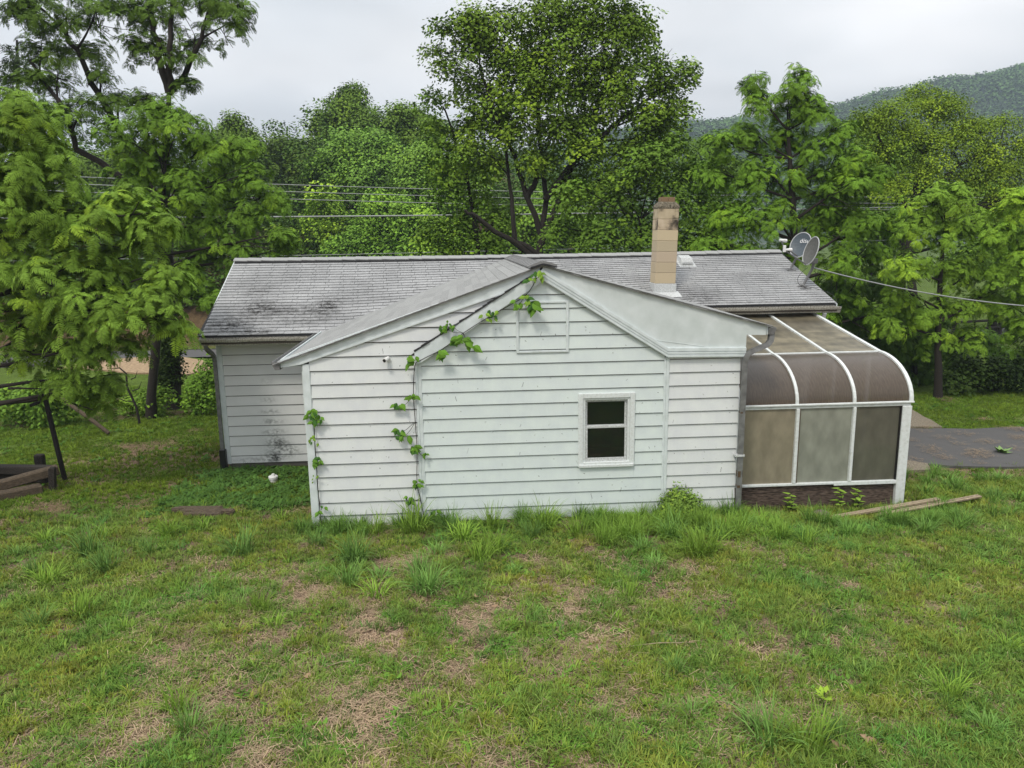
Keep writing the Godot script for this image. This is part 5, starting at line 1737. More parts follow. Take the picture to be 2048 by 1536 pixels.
func grass() -> void:
	var nz := FastNoiseLite.new()
	nz.seed = 17; nz.frequency = 0.55; nz.fractal_octaves = 4
	var n2 := FastNoiseLite.new()
	n2.seed = 18; n2.frequency = 1.1; n2.fractal_octaves = 3
	var meshes := {"short0": tuft(1, 110, 0.20, 0.085, 0.0038, 0.3, 1.4, 3, 0.09), "short1": tuft(2, 100, 0.21, 0.12, 0.0042, 0.4, 1.6, 3, 0.13), "short2": tuft(12, 90, 0.18, 0.095, 0.0045, 0.3, 1.5, 3, 0.2), "mid": tuft(3, 22, 0.07, 0.20, 0.0034, 0.3, 1.5, 4, 0.08),
		"tall0": tuft(4, 80, 0.10, 0.34, 0.0048, 0.2, 1.45, 4, 0.05), "tall1": tuft(5, 60, 0.09, 0.30, 0.0055, 0.25, 1.6, 4, 0.07), "rosette0": rosette(6, 46, 0.04, 0.13), "rosette1": rosette(7, 13, 0.075, 0.12), "straw0": straw_mat(8), "straw1": straw_mat(9), "lawn": tuft(10, 120, 0.30, 0.08, 0.0045, 0.3, 1.3, 2, 0.06)}
	var X := {}
	var C := {}
	for k in meshes:
		X[k] = []; C[k] = []
	var put := func(kind: String, x: float, z: float, s: float, c: Color) -> void:
		var y := ground_y(x, z) + 0.025 * 0.0
		X[kind].append(Transform3D(Basis(Vector3.UP, rng.randf() * TAU).scaled(Vector3.ONE * s), Vector3(x, y, z)))
		C[kind].append(c)
	rng.seed = 101
	var half := 0.72
	for i in 13000:   # front lawn
		var z := rng.randf_range(-1.2, 7.6)
		var x := rng.randf_range(-1.0, 1.0) * (11.4 - z) * 0.80 + 0.6
		if blocked(x, z): continue
		var gth := 0.7 * nz.get_noise_2d(x * 1.4, z * 1.4) + 0.55 * n2.get_noise_2d(x * 1.5, z * 1.5)
		var lush := 0.28 * ss(2.0, 0.2, z) + 0.3 * ss(2.0, 6.0, x) + 0.26 * ss(-2.5, -5.0, x) - 0.20 * ss(1.5, 4.0, z) * ss(3.6, 0.5, absf(x + 1.0))
		var d := gth * 1.0 + 0.55 * n2.get_noise_2d(x * 2.2 + 50, z * 2.2) + lush + 0.26
		var u := rng.randf_range(-0.35, 0.45)
		var br := rng.randf_range(0.65, 1.35)
		var hue := n2.get_noise_2d(x * 0.6 + 40, z * 0.6)
		var g := Color(0.18 + 0.09 * hue + rng.randf_range(-0.03, 0.04), 0.275 + 0.03 * hue, 0.036 + 0.025 * rng.randf()) * br
		if d > u:
			var q := rng.randf()
			if q < 0.30: put.call("short0", x, z, rng.randf_range(0.7, 1.25), g)
			elif q < 0.50: put.call("short1", x, z, rng.randf_range(0.7, 1.2), g)
			elif q < 0.66: put.call("short2", x, z, rng.randf_range(0.7, 1.2), Color(g.r * 1.25, g.g * 1.1, g.b))
			elif q < 0.80: put.call("mid", x, z, rng.randf_range(0.55, 1.25), g)
			elif q < 0.92: put.call("rosette0", x, z, rng.randf_range(0.6, 1.2), Color(0.105, 0.215, 0.03) * br)
			else: put.call("rosette1", x, z, rng.randf_range(0.5, 1.0), Color(0.12, 0.235, 0.034) * br)
		elif rng.randf() < 0.42:
			put.call("straw%d" % (rng.randi() % 2), x, z, rng.randf_range(0.7, 1.3), Color(0.40, 0.30, 0.20) * br)
		elif rng.randf() < 0.25:
			put.call("short0", x, z, rng.randf_range(0.5, 0.9), g)
	for i in 9000:   # left yard and the strip on the right
		var left := rng.randf() < 0.72
		var x := rng.randf_range(-15.0, -2.2) if left else rng.randf_range(7.0, 17.0)
		var z := -1.2 - pow(rng.randf(), 1.3) * 14.0
		if not left: z = rng.randf_range(-10.0, 0.4)
		if blocked(x, z) or (x > -4.6 and x < -2.2 and z < -3.7):
			if x > 8.5 and rng.randf() < 0.12: put.call("straw1", x, z, rng.randf_range(0.6, 1.2), Color(0.34, 0.26, 0.18)); X["straw1"][-1].origin.y += 0.056
			continue
		var d := nz.get_noise_2d(x * 0.7, z * 0.7)
		var br := rng.randf_range(0.75, 1.25)
		var g := Color(0.165 + 0.06 * d, 0.265 + 0.03 * d, 0.03) * br
		if d > -0.42 + rng.randf_range(-0.15, 0.15):
			if rng.randf() < 0.8: put.call("lawn", x, z, rng.randf_range(0.7, 1.25), g)
			elif rng.randf() < 0.5: put.call("mid", x, z, rng.randf_range(0.7, 1.2), g)
			else: put.call("rosette1", x, z, rng.randf_range(0.7, 1.3), Color(0.07, 0.16, 0.025) * br)
		else: put.call("straw0", x, z, rng.randf_range(0.8, 1.4), Color(0.30, 0.22, 0.14) * br)
	for i in 1500:   # fine ferny weeds beside the wing
		var x := rng.randf_range(-5.2, -2.4)
		var z := rng.randf_range(-3.68, -0.9)
		if n2.get_noise_2d(x * 1.5, z * 1.5) < -0.05: continue
		put.call("rosette1" if rng.randf() < 0.85 else "mid", x, z, rng.randf_range(0.8, 1.7), Color(0.085, 0.175, 0.035) * rng.randf_range(0.7, 1.25))
	for q in TUFTS:   # tall tufts where the photo has them
		var s: float = q[2]
		var blue := rng.randf() < 0.45
		var c := Color(0.17, 0.31, 0.07) if blue else Color(0.22, 0.36, 0.05)
		for k in 1 + int(s > 0.8):
			put.call("tall%d" % (rng.randi() % 2), q[0] + rng.randf_range(-0.06, 0.06), q[1] + rng.randf_range(-0.05, 0.05), s * 1.7 * rng.randf_range(0.8, 1.15), c * rng.randf_range(0.85, 1.15))
	for i in 190:   # ragged growth along the wall foot and over the right bank
		var x := rng.randf_range(-2.6, 9.5)
		var z := absf(rng.randfn(0.0, 0.16)) + 0.07
		if x > 4.3: z = rng.randf_range(-0.3, 1.5) if x < 7.4 else rng.randf_range(-1.6, 1.2)
		if blocked(x, z): continue
		if x < 3.0 and rng.randf() < 0.35: continue
		if x > 4.2 and x < 7.4 and z < 0.55: continue
		put.call("tall%d" % (rng.randi() % 2), x, z, rng.randf_range(0.5, 1.1), Color(0.16, 0.30, 0.055) * rng.randf_range(0.8, 1.2))
	for i in 110:
		var x := rng.randf_range(1.8, 4.6)
		put.call("tall%d" % (rng.randi() % 2), x, rng.randf_range(0.1, 1.3), rng.randf_range(0.55, 1.15), Color(0.20, 0.34, 0.05) * rng.randf_range(0.85, 1.2))
	var names := {"short0": "grass", "short1": "grass", "short2": "grass", "mid": "meadow_grass", "tall0": "tall_grass", "tall1": "tall_grass", "rosette0": "clover", "rosette1": "broadleaf_weeds", "straw0": "dead_straw", "straw1": "dead_straw", "lawn": "lawn_grass"}
	var labels := {"short0": "short green grass growing in patches over the front lawn", "short1": "slightly longer grass mixed into the front lawn", "short2": "yellowish grass with dry blades in the front lawn", "mid": "ankle high green grass scattered over the yard", "tall0": "tall arching grass tufts near the wall foot", "tall1": "broad bladed tall grass tufts near the wall foot", "rosette0": "small clover leaves between the grass", "rosette1": "broad leaved ground weeds in the yard", "straw0": "dry tan straw lying on bare soil", "straw1": "loose dry straw between the grass patches", "lawn": "mown lawn grass beside and behind the house"}
	for k in meshes:
		var o := copies(names[k], meshes[k], M["straw"] if k.begins_with("straw") else M["grass"], X[k], C[k])
		tag(o, labels[k], "grass", "", "stuff")

# ---------------------------------------------------------------- far hills
func hills() -> void:
	var nz := FastNoiseLite.new()
	nz.seed = 5; nz.frequency = 0.006; nz.fractal_octaves = 4
	var H := func(x: float, z: float) -> float:
		var a := 112.0 * exp(-pow((x - 470.0) / 240.0, 2.0)) + 50.0 * exp(-pow((x - 140.0) / 170.0, 2.0)) + 34.0 * exp(-pow((x + 250.0) / 300.0, 2.0))
		return -3.0 + a * smoothstep(-260.0, -520.0, z) * (1.0 + 0.12 * nz.get_noise_2d(x, z))
	var b := MB.new()
	var st := 20.0
	var x := -700.0
	while x < 900.0:
		var z := -820.0
		while z < -240.0:
			var p := func(a: float, d: float) -> Vector3: return Vector3(a, H.call(a, d), d)
			b.quad(p.call(x, z + st), p.call(x + st, z + st), p.call(x + st, z), p.call(x, z))
			z += st
		x += st
	b.col = Color.WHITE
	single("hills", b, M["hill"], "", "", "", "structure")
	rng.seed = 201
	var xf := [[], [], []]
	var cols := [[], [], []]
	for i in 9000:
		var px := rng.randf_range(-60.0, 560.0)
		var pz := rng.randf_range(-600.0, -300.0)
		var y: float = H.call(px, pz)
		if y < 3.0: continue
		var k := rng.randi() % 3
		var s := rng.randf_range(0.8, 1.5)
		xf[k].append(Transform3D(Basis(Vector3.UP, rng.randf() * TAU).scaled(Vector3(s, s * 1.2, s)), Vector3(px, y + 3.0 * s, pz)))
		var g := rng.randf_range(0.5, 1.5)
		cols[k].append(Color(0.07 * g, 0.14 * g, 0.03 * g))
	for k in 3:
		var o := copies("far_wood", SPRAY["wood%d" % k], M["leaf"], xf[k], cols[k])
		tag(o, "hazy blue green wood covering the far hillside", "wood", "", "stuff")
	# wood on the near slope behind the road, too dense to count
	xf = [[], [], []]
	cols = [[], [], []]
	for i in 3600:
		var px := rng.randf_range(-60.0, 26.0)
		var pz := -34.0 - pow(rng.randf(), 1.4) * 60.0
		if px > 4.0 and rng.randf() < (px - 4.0) / 26.0: continue
		var up := rng.randf() * rng.randf_range(2.0, 9.0) * ss(-30.0, -50.0, pz) + rng.randf() * 1.5
		var k := rng.randi() % 3
		var s := rng.randf_range(0.8, 1.7)
		xf[k].append(Transform3D(Basis(Vector3.UP, rng.randf() * TAU).scaled(Vector3.ONE * s), G(px, pz, up + 0.3)))
		var g := rng.randf_range(0.55, 1.2)
		cols[k].append(Color(0.09 * g, 0.17 * g, 0.026 * g))
	for k in 3:
		var o := copies("undergrowth", SPRAY["far%d" % k], M["leaf"], xf[k], cols[k])
		tag(o, "dense green undergrowth filling the wooded slope behind the house", "wood", "", "stuff")

func ivy() -> void:
	var o := thing("ivy", "dark ivy wrapped round the trunk left of the house", "ivy", G(-8.43, -10.9))
	var b := MB.new()
	b.tube([G(-8.3, -10.75, 0.0), G(-8.33, -10.7, 0.8), G(-8.5, -10.68, 1.6), G(-8.4, -10.68, 2.6)], [0.03, 0.03, 0.025, 0.015], 6)
	part(o, "stem", b, M["bark"])
	rng.seed = 301
	var bl := []
	for k in 6: bl.append([-8.43 + rng.randf_range(-0.08, 0.08), ground_y(-8.43, -10.9) + 0.95 + k * 0.36, -10.9, 0.42 if k < 5 else 0.3])
	crown(o, "ivy", bl, 16.0, Color(0.022, 0.042, 0.016), 0.3, 0.8, 0.03, "foliage")

func sky_and_light() -> void:
	var cam := Camera3D.new()
	cam.name = "camera"
	var yaw := deg_to_rad(3.746)
	var pitch := deg_to_rad(11.248)
	var roll := deg_to_rad(0.81)
	var fw := Vector3(sin(yaw) * cos(pitch), -sin(pitch), -cos(yaw) * cos(pitch))
	var rt := Vector3(cos(yaw), 0, sin(yaw))
	var up := rt.cross(fw)
	var r2 := rt * cos(roll) - up * sin(roll)
	var u2 := up * cos(roll) + rt * sin(roll)
	cam.transform = Transform3D(Basis(r2, u2, -fw), Vector3(0, 4.128, 11.07))
	cam.fov = rad_to_deg(2.0 * atan(768.0 / 1512.8))
	cam.far = 3000.0
	add_child(cam)
	cam.make_current()
	var we := WorldEnvironment.new()
	we.name = "environment"
	var env := Environment.new()
	env.background_mode = Environment.BG_SKY
	env.tonemap_mode = Environment.TONE_MAPPER_LINEAR
	env.tonemap_exposure = 1.3
	env.sdfgi_enabled = true; env.ssao_enabled = true; env.ssil_enabled = true
	env.fog_enabled = true; env.fog_density = 0.00055; env.fog_light_color = Color(0.80, 0.86, 0.93)
	# overcast: an even veil of cloud with soft, slightly bluish gaps
	var W := 1024
	var Hh := 512
	var im := Image.create(W, Hh, false, Image.FORMAT_RGBF)
	var nz := FastNoiseLite.new()
	nz.seed = 12; nz.frequency = 1.0; nz.fractal_octaves = 5
	for y in Hh:
		var el := PI / 2 - PI * (y + 0.5) / Hh
		for x in W:
			var az := TAU * (x + 0.5) / W
			var d := Vector3(cos(az) * cos(el), sin(el), sin(az) * cos(el))
			var c := Vector3(0.20, 0.19, 0.17)
			if el > -0.05:
				var h := maxf(d.y, 0.0) + 0.16
				var q := Vector3(d.x / h, 0.0, d.z / h) * 0.42
				var a := nz.get_noise_3d(q.x, 3.0, q.z)
				var b := nz.get_noise_3d(q.x * 2.3 + 9.0, 7.0, q.z * 2.3)
				var k := SKY_LEVEL * (1.0 + 1.1 * maxf(d.y, 0.0)) * (1.0 + 0.36 * a + 0.18 * b)
				var w := clampf(0.5 + 0.9 * a, 0.0, 1.0)
				c = Vector3(0.90, 0.97, 1.04).lerp(Vector3(1.0, 0.995, 1.0), w) * k
			im.set_pixel(x, y, Color(c.x, c.y, c.z))
	var sm := PanoramaSkyMaterial.new()
	sm.panorama = ImageTexture.create_from_image(im)
	var sky := Sky.new()
	sky.sky_material = sm
	env.sky = sky
	we.environment = env
	add_child(we)
	var sun := DirectionalLight3D.new()
	sun.name = "sun"
	sun.light_energy = 0.5
	sun.light_color = Color(1.0, 0.97, 0.92)
	sun.light_angular_distance = 12.0
	sun.shadow_enabled = true
	add_child(sun)
	sun.look_at_from_position(Vector3(-5, 13, 8), Vector3.ZERO)
const SKY_LEVEL := 0.59
func _ready() -> void:
	sky_and_light()
	make_materials()
	mat("hill", lin(0.03, 0.055, 0.02), 1.0)
	land()
	make_sprays()
	hills()
	main_house()
	front_addition()
	sunroom()
	for t in TREES: tree(t)
	ivy()
	dishes()
	wires()
	vines()
	yard_things()
	grass()

const TUFTS := [[-4.35,0.22,0.75],[-4.44,0.82,0.5],[-3.11,1.02,0.8],[-2.44,0.12,0.7],[-2.1,-0.07,0.6],[-1.55,1.42,0.85],[-2.1,0.79,0.6],[-1.29,0.42,0.8],[-0.78,0.42,0.95],[-0.07,0.86,0.95],[-0.22,0.41,0.6],[0.37,0.44,0.8],[1.12,0.48,1.0],[0.94,0.77,0.7],[1.54,0.9,0.75],[-1.12,2.58,0.75],[-0.53,2.58,0.95],[-0.68,2.02,0.7],[0.43,1.43,0.75],[0.15,1.78,0.6],[-2.94,-0.41,0.5],[-5.25,0.83,0.8],[-4.78,1.41,0.7],[-5.3,1.76,0.8],[-5.7,1.47,0.6],[-4.44,2.78,0.6],[-4.83,2.99,0.5],[-3.68,3.28,0.5],[-5.45,0.09,0.7],[2.18,0.97,0.7],[2.42,1.49,0.75],[2.96,1.06,0.9],[3.1,1.76,0.85],[2.48,2.04,0.6],[3.56,1.23,0.8],[4.06,0.87,0.7],[4.43,1.23,0.6],[4.71,1.56,0.65],[5.48,1.04,0.7],[6.61,1.17,0.7],[7.31,1.03,0.7],[8.56,-0.05,0.7],[8.39,-0.94,0.7],[9.44,-1.13,0.6],[8.73,-1.89,0.5],[-2.66,2.56,0.5],[-2.14,3.38,0.6],[-2.37,2.99,0.5],[-2.6,4.93,0.5],[-2.33,5.24,0.5],[2.45,5.77,0.7],[2.63,5.91,0.7],[2.24,5.54,0.5],[3.01,5.81,0.6],[5.33,3.91,0.45],[4.16,5.27,0.5],[1.97,4.71,0.5],[1.83,5.35,0.5],[4.17,5.79,0.5],[5.29,4.56,0.5],[3.11,4.54,0.4],[1.63,4.3,0.35],[-1.11,2.14,0.6],[-1.47,2.25,0.6],[-0.38,1.36,0.6],[0.59,2.16,0.5],[1.84,3.04,0.45],[1.59,3.53,0.4],[-6.23,0.11,0.6],[-6.32,0.71,0.6],[-4.05,-0.08,0.5]]
const TREES := [
	{"called":"tree_of_heaven","label":"near tree with long drooping pinnate leaves above the leaning post","leaf":"near","seed":11,"blobs":[[-7.19,5.96,-2.24,0.73],[-6.72,5.87,-2.15,0.72],[-7.11,4.91,-1.7,0.94],[-6.75,5.09,-2.23,0.74],[-7.09,4.13,-2.19,0.99],[-6.15,4.36,-2.12,0.74],[-5.72,4.53,-2.45,0.68],[-5.14,4.35,-2.19,0.58],[-7.46,3.16,-2.03,1.08],[-6.39,3.4,-1.88,0.9],[-5.78,3.6,-2.57,0.78],[-5.04,3.43,-2.32,0.51],[-7.25,2.32,-2.66,0.97],[-5.92,2.81,-1.92,0.75],[-5.23,2.95,-2.04,0.67],[-5.04,2.6,-2.44,0.44],[-6.33,2.27,-1.95,0.42],[-5.69,2.29,-2.01,0.34],[-6.73,1.69,-2.14,0.33],[-6.3,1.49,-2.15,0.33],[-6.1,1.64,-2.31,0.26]],"trunk":[[-9.36,-0.32,-2.2,0.14],[-9.02,1.47,-2.2,0.11],[-8.39,3.99,-2.2,0.07],[-7.69,5.57,-2.2,0.04]],"tint":[0.1,0.19,0.036],"dens":1.0,"light":0.16,"vary":0.3,"twigs":1,"size":0.58},
	{"called":"walnut_tree","label":"tall open crowned walnut with an ivy covered trunk left of the roof","leaf":"pinnate","seed":12,"blobs":[[-10.99,10.01,-10.93,0.91],[-10.05,9.71,-10.73,0.91],[-9.02,9.84,-10.72,0.91],[-10.9,8.97,-11.24,0.8],[-9.93,9.0,-11.36,0.81],[-8.26,9.92,-11.04,0.92],[-7.41,9.97,-11.19,1.07],[-6.17,9.93,-10.56,0.91],[-5.88,9.49,-10.75,0.66],[-6.71,9.13,-10.81,0.73],[-7.65,8.89,-10.85,0.73],[-8.12,9.0,-10.77,0.66],[-10.74,8.22,-11.24,0.81],[-11.22,8.29,-10.94,0.53],[-9.5,8.32,-11.12,0.54],[-9.6,7.34,-10.51,0.79],[-9.15,7.59,-11.33,0.82],[-10.57,7.23,-10.64,0.66],[-8.41,7.82,-11.17,0.54],[-7.19,8.13,-10.81,0.4],[-11.05,9.91,-11.03,0.65],[-5.64,10.04,-10.96,0.53]],"trunk":[[-8.43,-0.71,-10.9,0.24],[-8.25,1.0,-10.9,0.2],[-8.15,2.98,-10.9,0.17],[-8.08,4.76,-10.9,0.13],[-7.89,6.48,-10.9,0.1],[-7.66,7.96,-10.9,0.06]],"tint":[0.06,0.118,0.025],"dens":0.85,"light":0.04,"vary":0.25,"size":0.65,"stems":[[[-7.66,7.96,-10.9,0.1],[-7.7,8.84,-10.63,0.08],[-8.08,10.11,-11.29,0.06],[-8.12,10.84,-11.25,0.04]],[[-7.66,7.96,-10.9,0.1],[-7.39,8.95,-10.57,0.07],[-7.34,10.26,-10.89,0.05]],[[-7.66,7.96,-10.9,0.1],[-7.28,8.47,-11.23,0.08],[-6.68,9.06,-10.51,0.06],[-6.3,9.92,-10.54,0.04]],[[-8.08,4.76,-10.9,0.1],[-9.59,7.95,-11.21,0.08],[-9.99,9.04,-10.96,0.06],[-10.5,9.96,-11.19,0.04]],[[-8.02,5.16,-10.9,0.1],[-10.34,6.52,-11.05,0.08],[-10.36,7.51,-10.8,0.06],[-11.27,8.83,-11.17,0.04]]]},
	{"called":"tree_of_heaven","label":"mid sized bright leaved tree in front of the walnut's trunk","leaf":"pinnate","seed":13,"blobs":[[-7.39,7.21,-9.68,0.64],[-7.66,6.8,-9.33,0.75],[-6.81,6.79,-9.33,0.75],[-8.37,6.43,-9.18,0.75],[-7.56,6.12,-9.86,0.97],[-6.38,6.23,-9.77,0.84],[-5.61,6.35,-9.77,0.65],[-8.36,5.5,-9.8,0.91],[-7.05,5.2,-9.23,0.95],[-6.11,5.35,-9.87,0.85],[-5.22,5.57,-9.48,0.64],[-4.79,5.08,-9.68,0.52],[-6.52,4.46,-9.69,0.79],[-5.44,4.57,-9.55,0.65],[-4.52,4.05,-9.29,0.52],[-7.58,4.22,-9.38,0.9],[-6.93,3.55,-9.92,0.73],[-5.93,3.8,-9.68,0.66],[-4.78,3.65,-9.72,0.53],[-8.44,4.6,-9.16,0.76],[-6.68,2.66,-9.3,0.52],[-7.14,3.06,-9.26,0.65]],"trunk":[[-8.51,-0.65,-9.5,0.13],[-7.94,2.54,-9.5,0.1],[-7.66,4.47,-9.5,0.07],[-7.44,5.97,-9.5,0.03]],"tint":[0.085,0.175,0.03],"dens":1.3,"light":0.14,"size":0.6},
	{"called":"maple_tree","label":"large spreading maple rising behind the roof ridge","leaf":"maple","seed":14,"blobs":[[1.54,10.82,-16.04,1.17],[2.8,11.06,-15.18,1.3],[4.28,11.24,-15.26,1.3],[5.52,11.0,-14.89,1.13],[0.68,10.13,-15.77,1.0],[1.85,9.68,-15.86,1.26],[3.28,9.83,-15.13,1.31],[4.78,10.02,-15.25,1.32],[6.22,10.59,-15.72,0.92],[5.46,9.23,-15.22,1.24],[6.9,9.47,-15.61,0.93],[7.66,9.24,-15.28,0.67],[0.32,8.9,-15.92,0.93],[1.32,8.56,-15.86,1.1],[2.75,8.56,-14.9,1.23],[4.2,8.69,-15.71,1.27],[6.97,8.7,-15.79,1.02],[-0.16,9.4,-15.26,0.65],[-0.29,10.66,-15.42,0.49],[0.63,7.61,-15.92,1.02],[1.96,7.38,-15.44,1.01],[3.29,7.51,-15.28,1.09],[4.93,7.75,-15.94,1.12],[6.35,7.82,-15.31,1.01],[7.37,7.4,-15.89,0.87],[0.86,10.88,-15.66,0.82],[-0.65,9.97,-15.75,0.5],[3.18,6.59,-15.8,0.86],[4.42,6.66,-14.96,0.92],[5.92,6.72,-15.61,0.94],[5.12,5.69,-14.99,0.84],[6.96,6.38,-15.57,0.95],[0.37,10.96,-15.42,0.65],[2.28,8.28,-15.13,0.83],[4.46,9.25,-15.28,0.99],[1.2,6.44,-15.82,0.69],[3.98,7.52,-15.39,1.01],[2.47,9.42,-15.34,0.99],[3.71,10.78,-15.88,1.0],[1.48,7.93,-15.91,0.85],[5.43,8.42,-15.05,0.99],[2.46,6.57,-15.49,0.76],[4.04,5.75,-15.78,0.78],[0.6,6.75,-15.54,0.76],[6.65,7.06,-15.76,0.78],[7.52,8.13,-15.26,0.67]],"trunk":[[2.68,-0.88,-15.5,0.26],[2.74,3.21,-15.5,0.16],[2.82,4.06,-15.5,0.07]],"tint":[0.098,0.18,0.032],"dens":1.7,"light":0.14,"vary":0.28,"size":0.88,"stems":[[[2.82,4.06,-15.5,0.11],[2.36,5.42,-15.5,0.09],[1.81,7.1,-15.82,0.07],[1.2,7.99,-15.25,0.06],[0.84,9.67,-15.83,0.04]],[[2.82,4.06,-15.5,0.11],[3.02,5.25,-15.68,0.09],[2.84,7.1,-15.88,0.07],[2.63,8.78,-15.31,0.06],[2.53,10.76,-15.81,0.04]],[[2.75,3.55,-15.5,0.11],[3.31,5.07,-15.48,0.09],[4.56,7.74,-15.83,0.07],[5.34,9.76,-15.52,0.06],[5.96,10.97,-15.35,0.04]],[[2.74,3.38,-15.5,0.11],[1.91,3.91,-15.47,0.09],[1.8,5.26,-15.54,0.07],[1.65,6.9,-15.51,0.04]],[[2.96,5.24,-15.5,0.11],[3.84,6.4,-15.55,0.09],[5.69,8.0,-15.42,0.07],[7.31,9.03,-15.82,0.04]],[[2.36,5.33,-15.5,0.11],[2.71,6.08,-15.52,0.08],[2.91,6.75,-15.71,0.05]],[[2.74,3.21,-15.5,0.11],[0.71,4.59,-15.21,0.08],[0.21,4.93,-15.15,0.05]]]},
	{"called":"maple_tree","label":"dark leafed lower maple between the large one and the chimney","leaf":"maple","seed":15,"blobs":[[3.78,5.12,-12.97,0.93],[5.29,4.68,-14.11,1.07],[6.53,5.1,-13.2,1.03],[7.51,5.75,-13.83,0.81],[5.97,6.16,-12.99,0.86],[7.93,4.8,-14.01,0.91],[4.44,3.89,-13.1,0.87],[5.94,3.71,-13.29,0.96],[7.35,3.85,-13.12,0.88],[8.29,3.99,-13.01,0.8],[5.36,5.61,-13.75,0.8],[6.93,6.67,-13.62,0.64],[8.86,4.77,-13.34,0.64],[3.24,4.06,-13.67,0.65]],"trunk":[[6.06,-0.83,-13.5,0.15],[5.93,2.58,-13.5,0.09],[5.81,4.5,-13.5,0.04]],"tint":[0.075,0.15,0.03],"dens":1.6,"light":0.1},
	{"called":"maple_tree","label":"slim young maple left of the large maple's stems","leaf":"maple","seed":16,"blobs":[[0.43,6.35,-16.63,0.79],[-0.29,5.49,-16.52,0.79],[0.76,5.31,-16.58,0.8],[-0.42,7.02,-16.54,0.61],[-0.62,6.35,-16.57,0.61],[1.45,4.61,-16.35,0.8],[0.03,4.45,-16.73,0.81],[1.08,3.74,-16.37,0.8],[-0.87,4.29,-16.92,0.72],[-0.35,3.58,-16.67,0.72],[-0.89,8.69,-16.6,0.48],[-0.75,7.72,-16.72,0.52]],"trunk":[[0.68,-0.93,-16.5,0.1],[0.64,3.92,-16.5,0.08],[0.26,6.51,-16.5,0.05],[-0.38,8.35,-16.5,0.03]],"tint":[0.08,0.16,0.03],"dens":1.6,"light":0.2},
	{"called":"tree_of_heaven","label":"tall feathery tree of heaven standing behind the satellite dishes","leaf":"pinnate","seed":17,"blobs":[[8.17,8.12,-10.49,0.48],[8.33,7.49,-10.27,0.62],[9.4,7.87,-10.19,0.55],[9.37,7.43,-10.71,0.84],[10.03,7.22,-10.25,0.76],[10.69,6.7,-10.34,0.63],[7.29,6.46,-10.38,0.62],[8.18,6.65,-10.89,0.85],[9.26,6.52,-11.02,0.93],[10.28,6.2,-10.63,0.92],[11.01,5.89,-10.29,0.7],[7.3,5.54,-10.73,0.78],[8.37,5.52,-10.5,0.99],[9.79,5.38,-10.72,1.0],[10.83,5.06,-10.11,0.91],[11.7,5.46,-10.16,0.63],[7.59,4.42,-10.6,0.86],[8.62,4.4,-9.9,0.97],[10.46,4.11,-11.03,1.03],[11.38,4.09,-10.17,0.85],[7.92,3.44,-10.18,0.71],[9.68,3.4,-10.86,0.88],[10.93,2.97,-10.28,0.87],[12.04,3.23,-10.45,0.73],[7.03,3.6,-10.15,0.63],[9.56,8.34,-10.63,0.36],[11.39,2.08,-10.47,0.66],[10.39,1.54,-10.2,0.65],[12.31,1.48,-10.39,0.66],[12.68,4.22,-10.65,0.66],[10.68,4.68,-10.93,0.88],[8.8,2.73,-10.12,0.71]],"trunk":[[9.93,-0.69,-10.5,0.17],[9.74,2.11,-10.5,0.13],[9.5,4.95,-10.5,0.09],[9.24,6.86,-10.5,0.04]],"tint":[0.085,0.18,0.028],"dens":1.35,"light":0.13,"size":0.58},
	{"called":"locust_tree","label":"yellow green fine leaved locust tree at the foot of the far hill","leaf":"fine","seed":18,"blobs":[[16.48,8.16,-19.34,0.89],[17.07,8.45,-18.81,0.97],[18.5,8.88,-19.21,1.09],[19.64,8.71,-19.36,1.0],[20.52,7.9,-19.01,0.89],[17.88,7.54,-19.01,1.19],[19.35,7.34,-19.03,1.19],[21.07,6.95,-19.05,1.0],[21.88,8.11,-19.2,0.7],[16.84,7.0,-19.26,0.9],[18.45,6.17,-18.72,1.19],[20.47,6.0,-19.23,1.11],[21.81,6.15,-18.79,1.0],[17.04,5.61,-18.69,0.89],[22.39,7.09,-18.6,0.89],[22.23,5.15,-18.35,1.19],[21.72,4.8,-19.32,1.02],[20.03,4.82,-19.35,1.12],[23.39,6.52,-18.72,1.0],[15.75,8.29,-18.95,0.59]],"trunk":[[19.07,-1.08,-19.0,0.2],[18.13,3.65,-19.0,0.15],[18.31,6.2,-19.0,0.1],[18.85,8.1,-19.0,0.05]],"tint":[0.11,0.19,0.03],"dens":2.2,"light":0.2,"vary":0.25,"size":0.9,"stems":[[[18.02,4.84,-19.0,0.08],[17.27,6.61,-19.24,0.06],[16.33,7.91,-18.86,0.04]],[[18.19,5.23,-19.0,0.08],[19.84,6.54,-18.7,0.06],[21.43,7.3,-18.73,0.04]]]},
	{"called":"ash_tree","label":"bright green rounded tree on the bank beyond the driveway","leaf":"pinnate","seed":19,"blobs":[[12.42,4.72,-8.87,0.6],[13.04,4.84,-8.77,0.66],[12.29,3.94,-8.98,0.74],[13.28,3.92,-8.99,0.81],[14.02,4.18,-9.08,0.61],[11.97,3.03,-8.55,0.73],[13.39,2.84,-9.21,0.83],[14.45,2.95,-9.29,0.7],[12.77,1.88,-9.22,0.77],[13.79,1.86,-9.22,0.77],[14.57,2.13,-9.13,0.63],[11.97,2.32,-9.15,0.55],[13.34,1.01,-9.3,0.64],[11.88,1.35,-9.1,0.49],[14.26,1.01,-9.13,0.56]],"trunk":[[13.42,-0.62,-9.0,0.12],[13.26,0.77,-9.0,0.09],[13.12,2.72,-9.0,0.06],[13.12,4.19,-9.0,0.03]],"tint":[0.11,0.215,0.035],"dens":1.4,"light":0.14,"size":0.56},
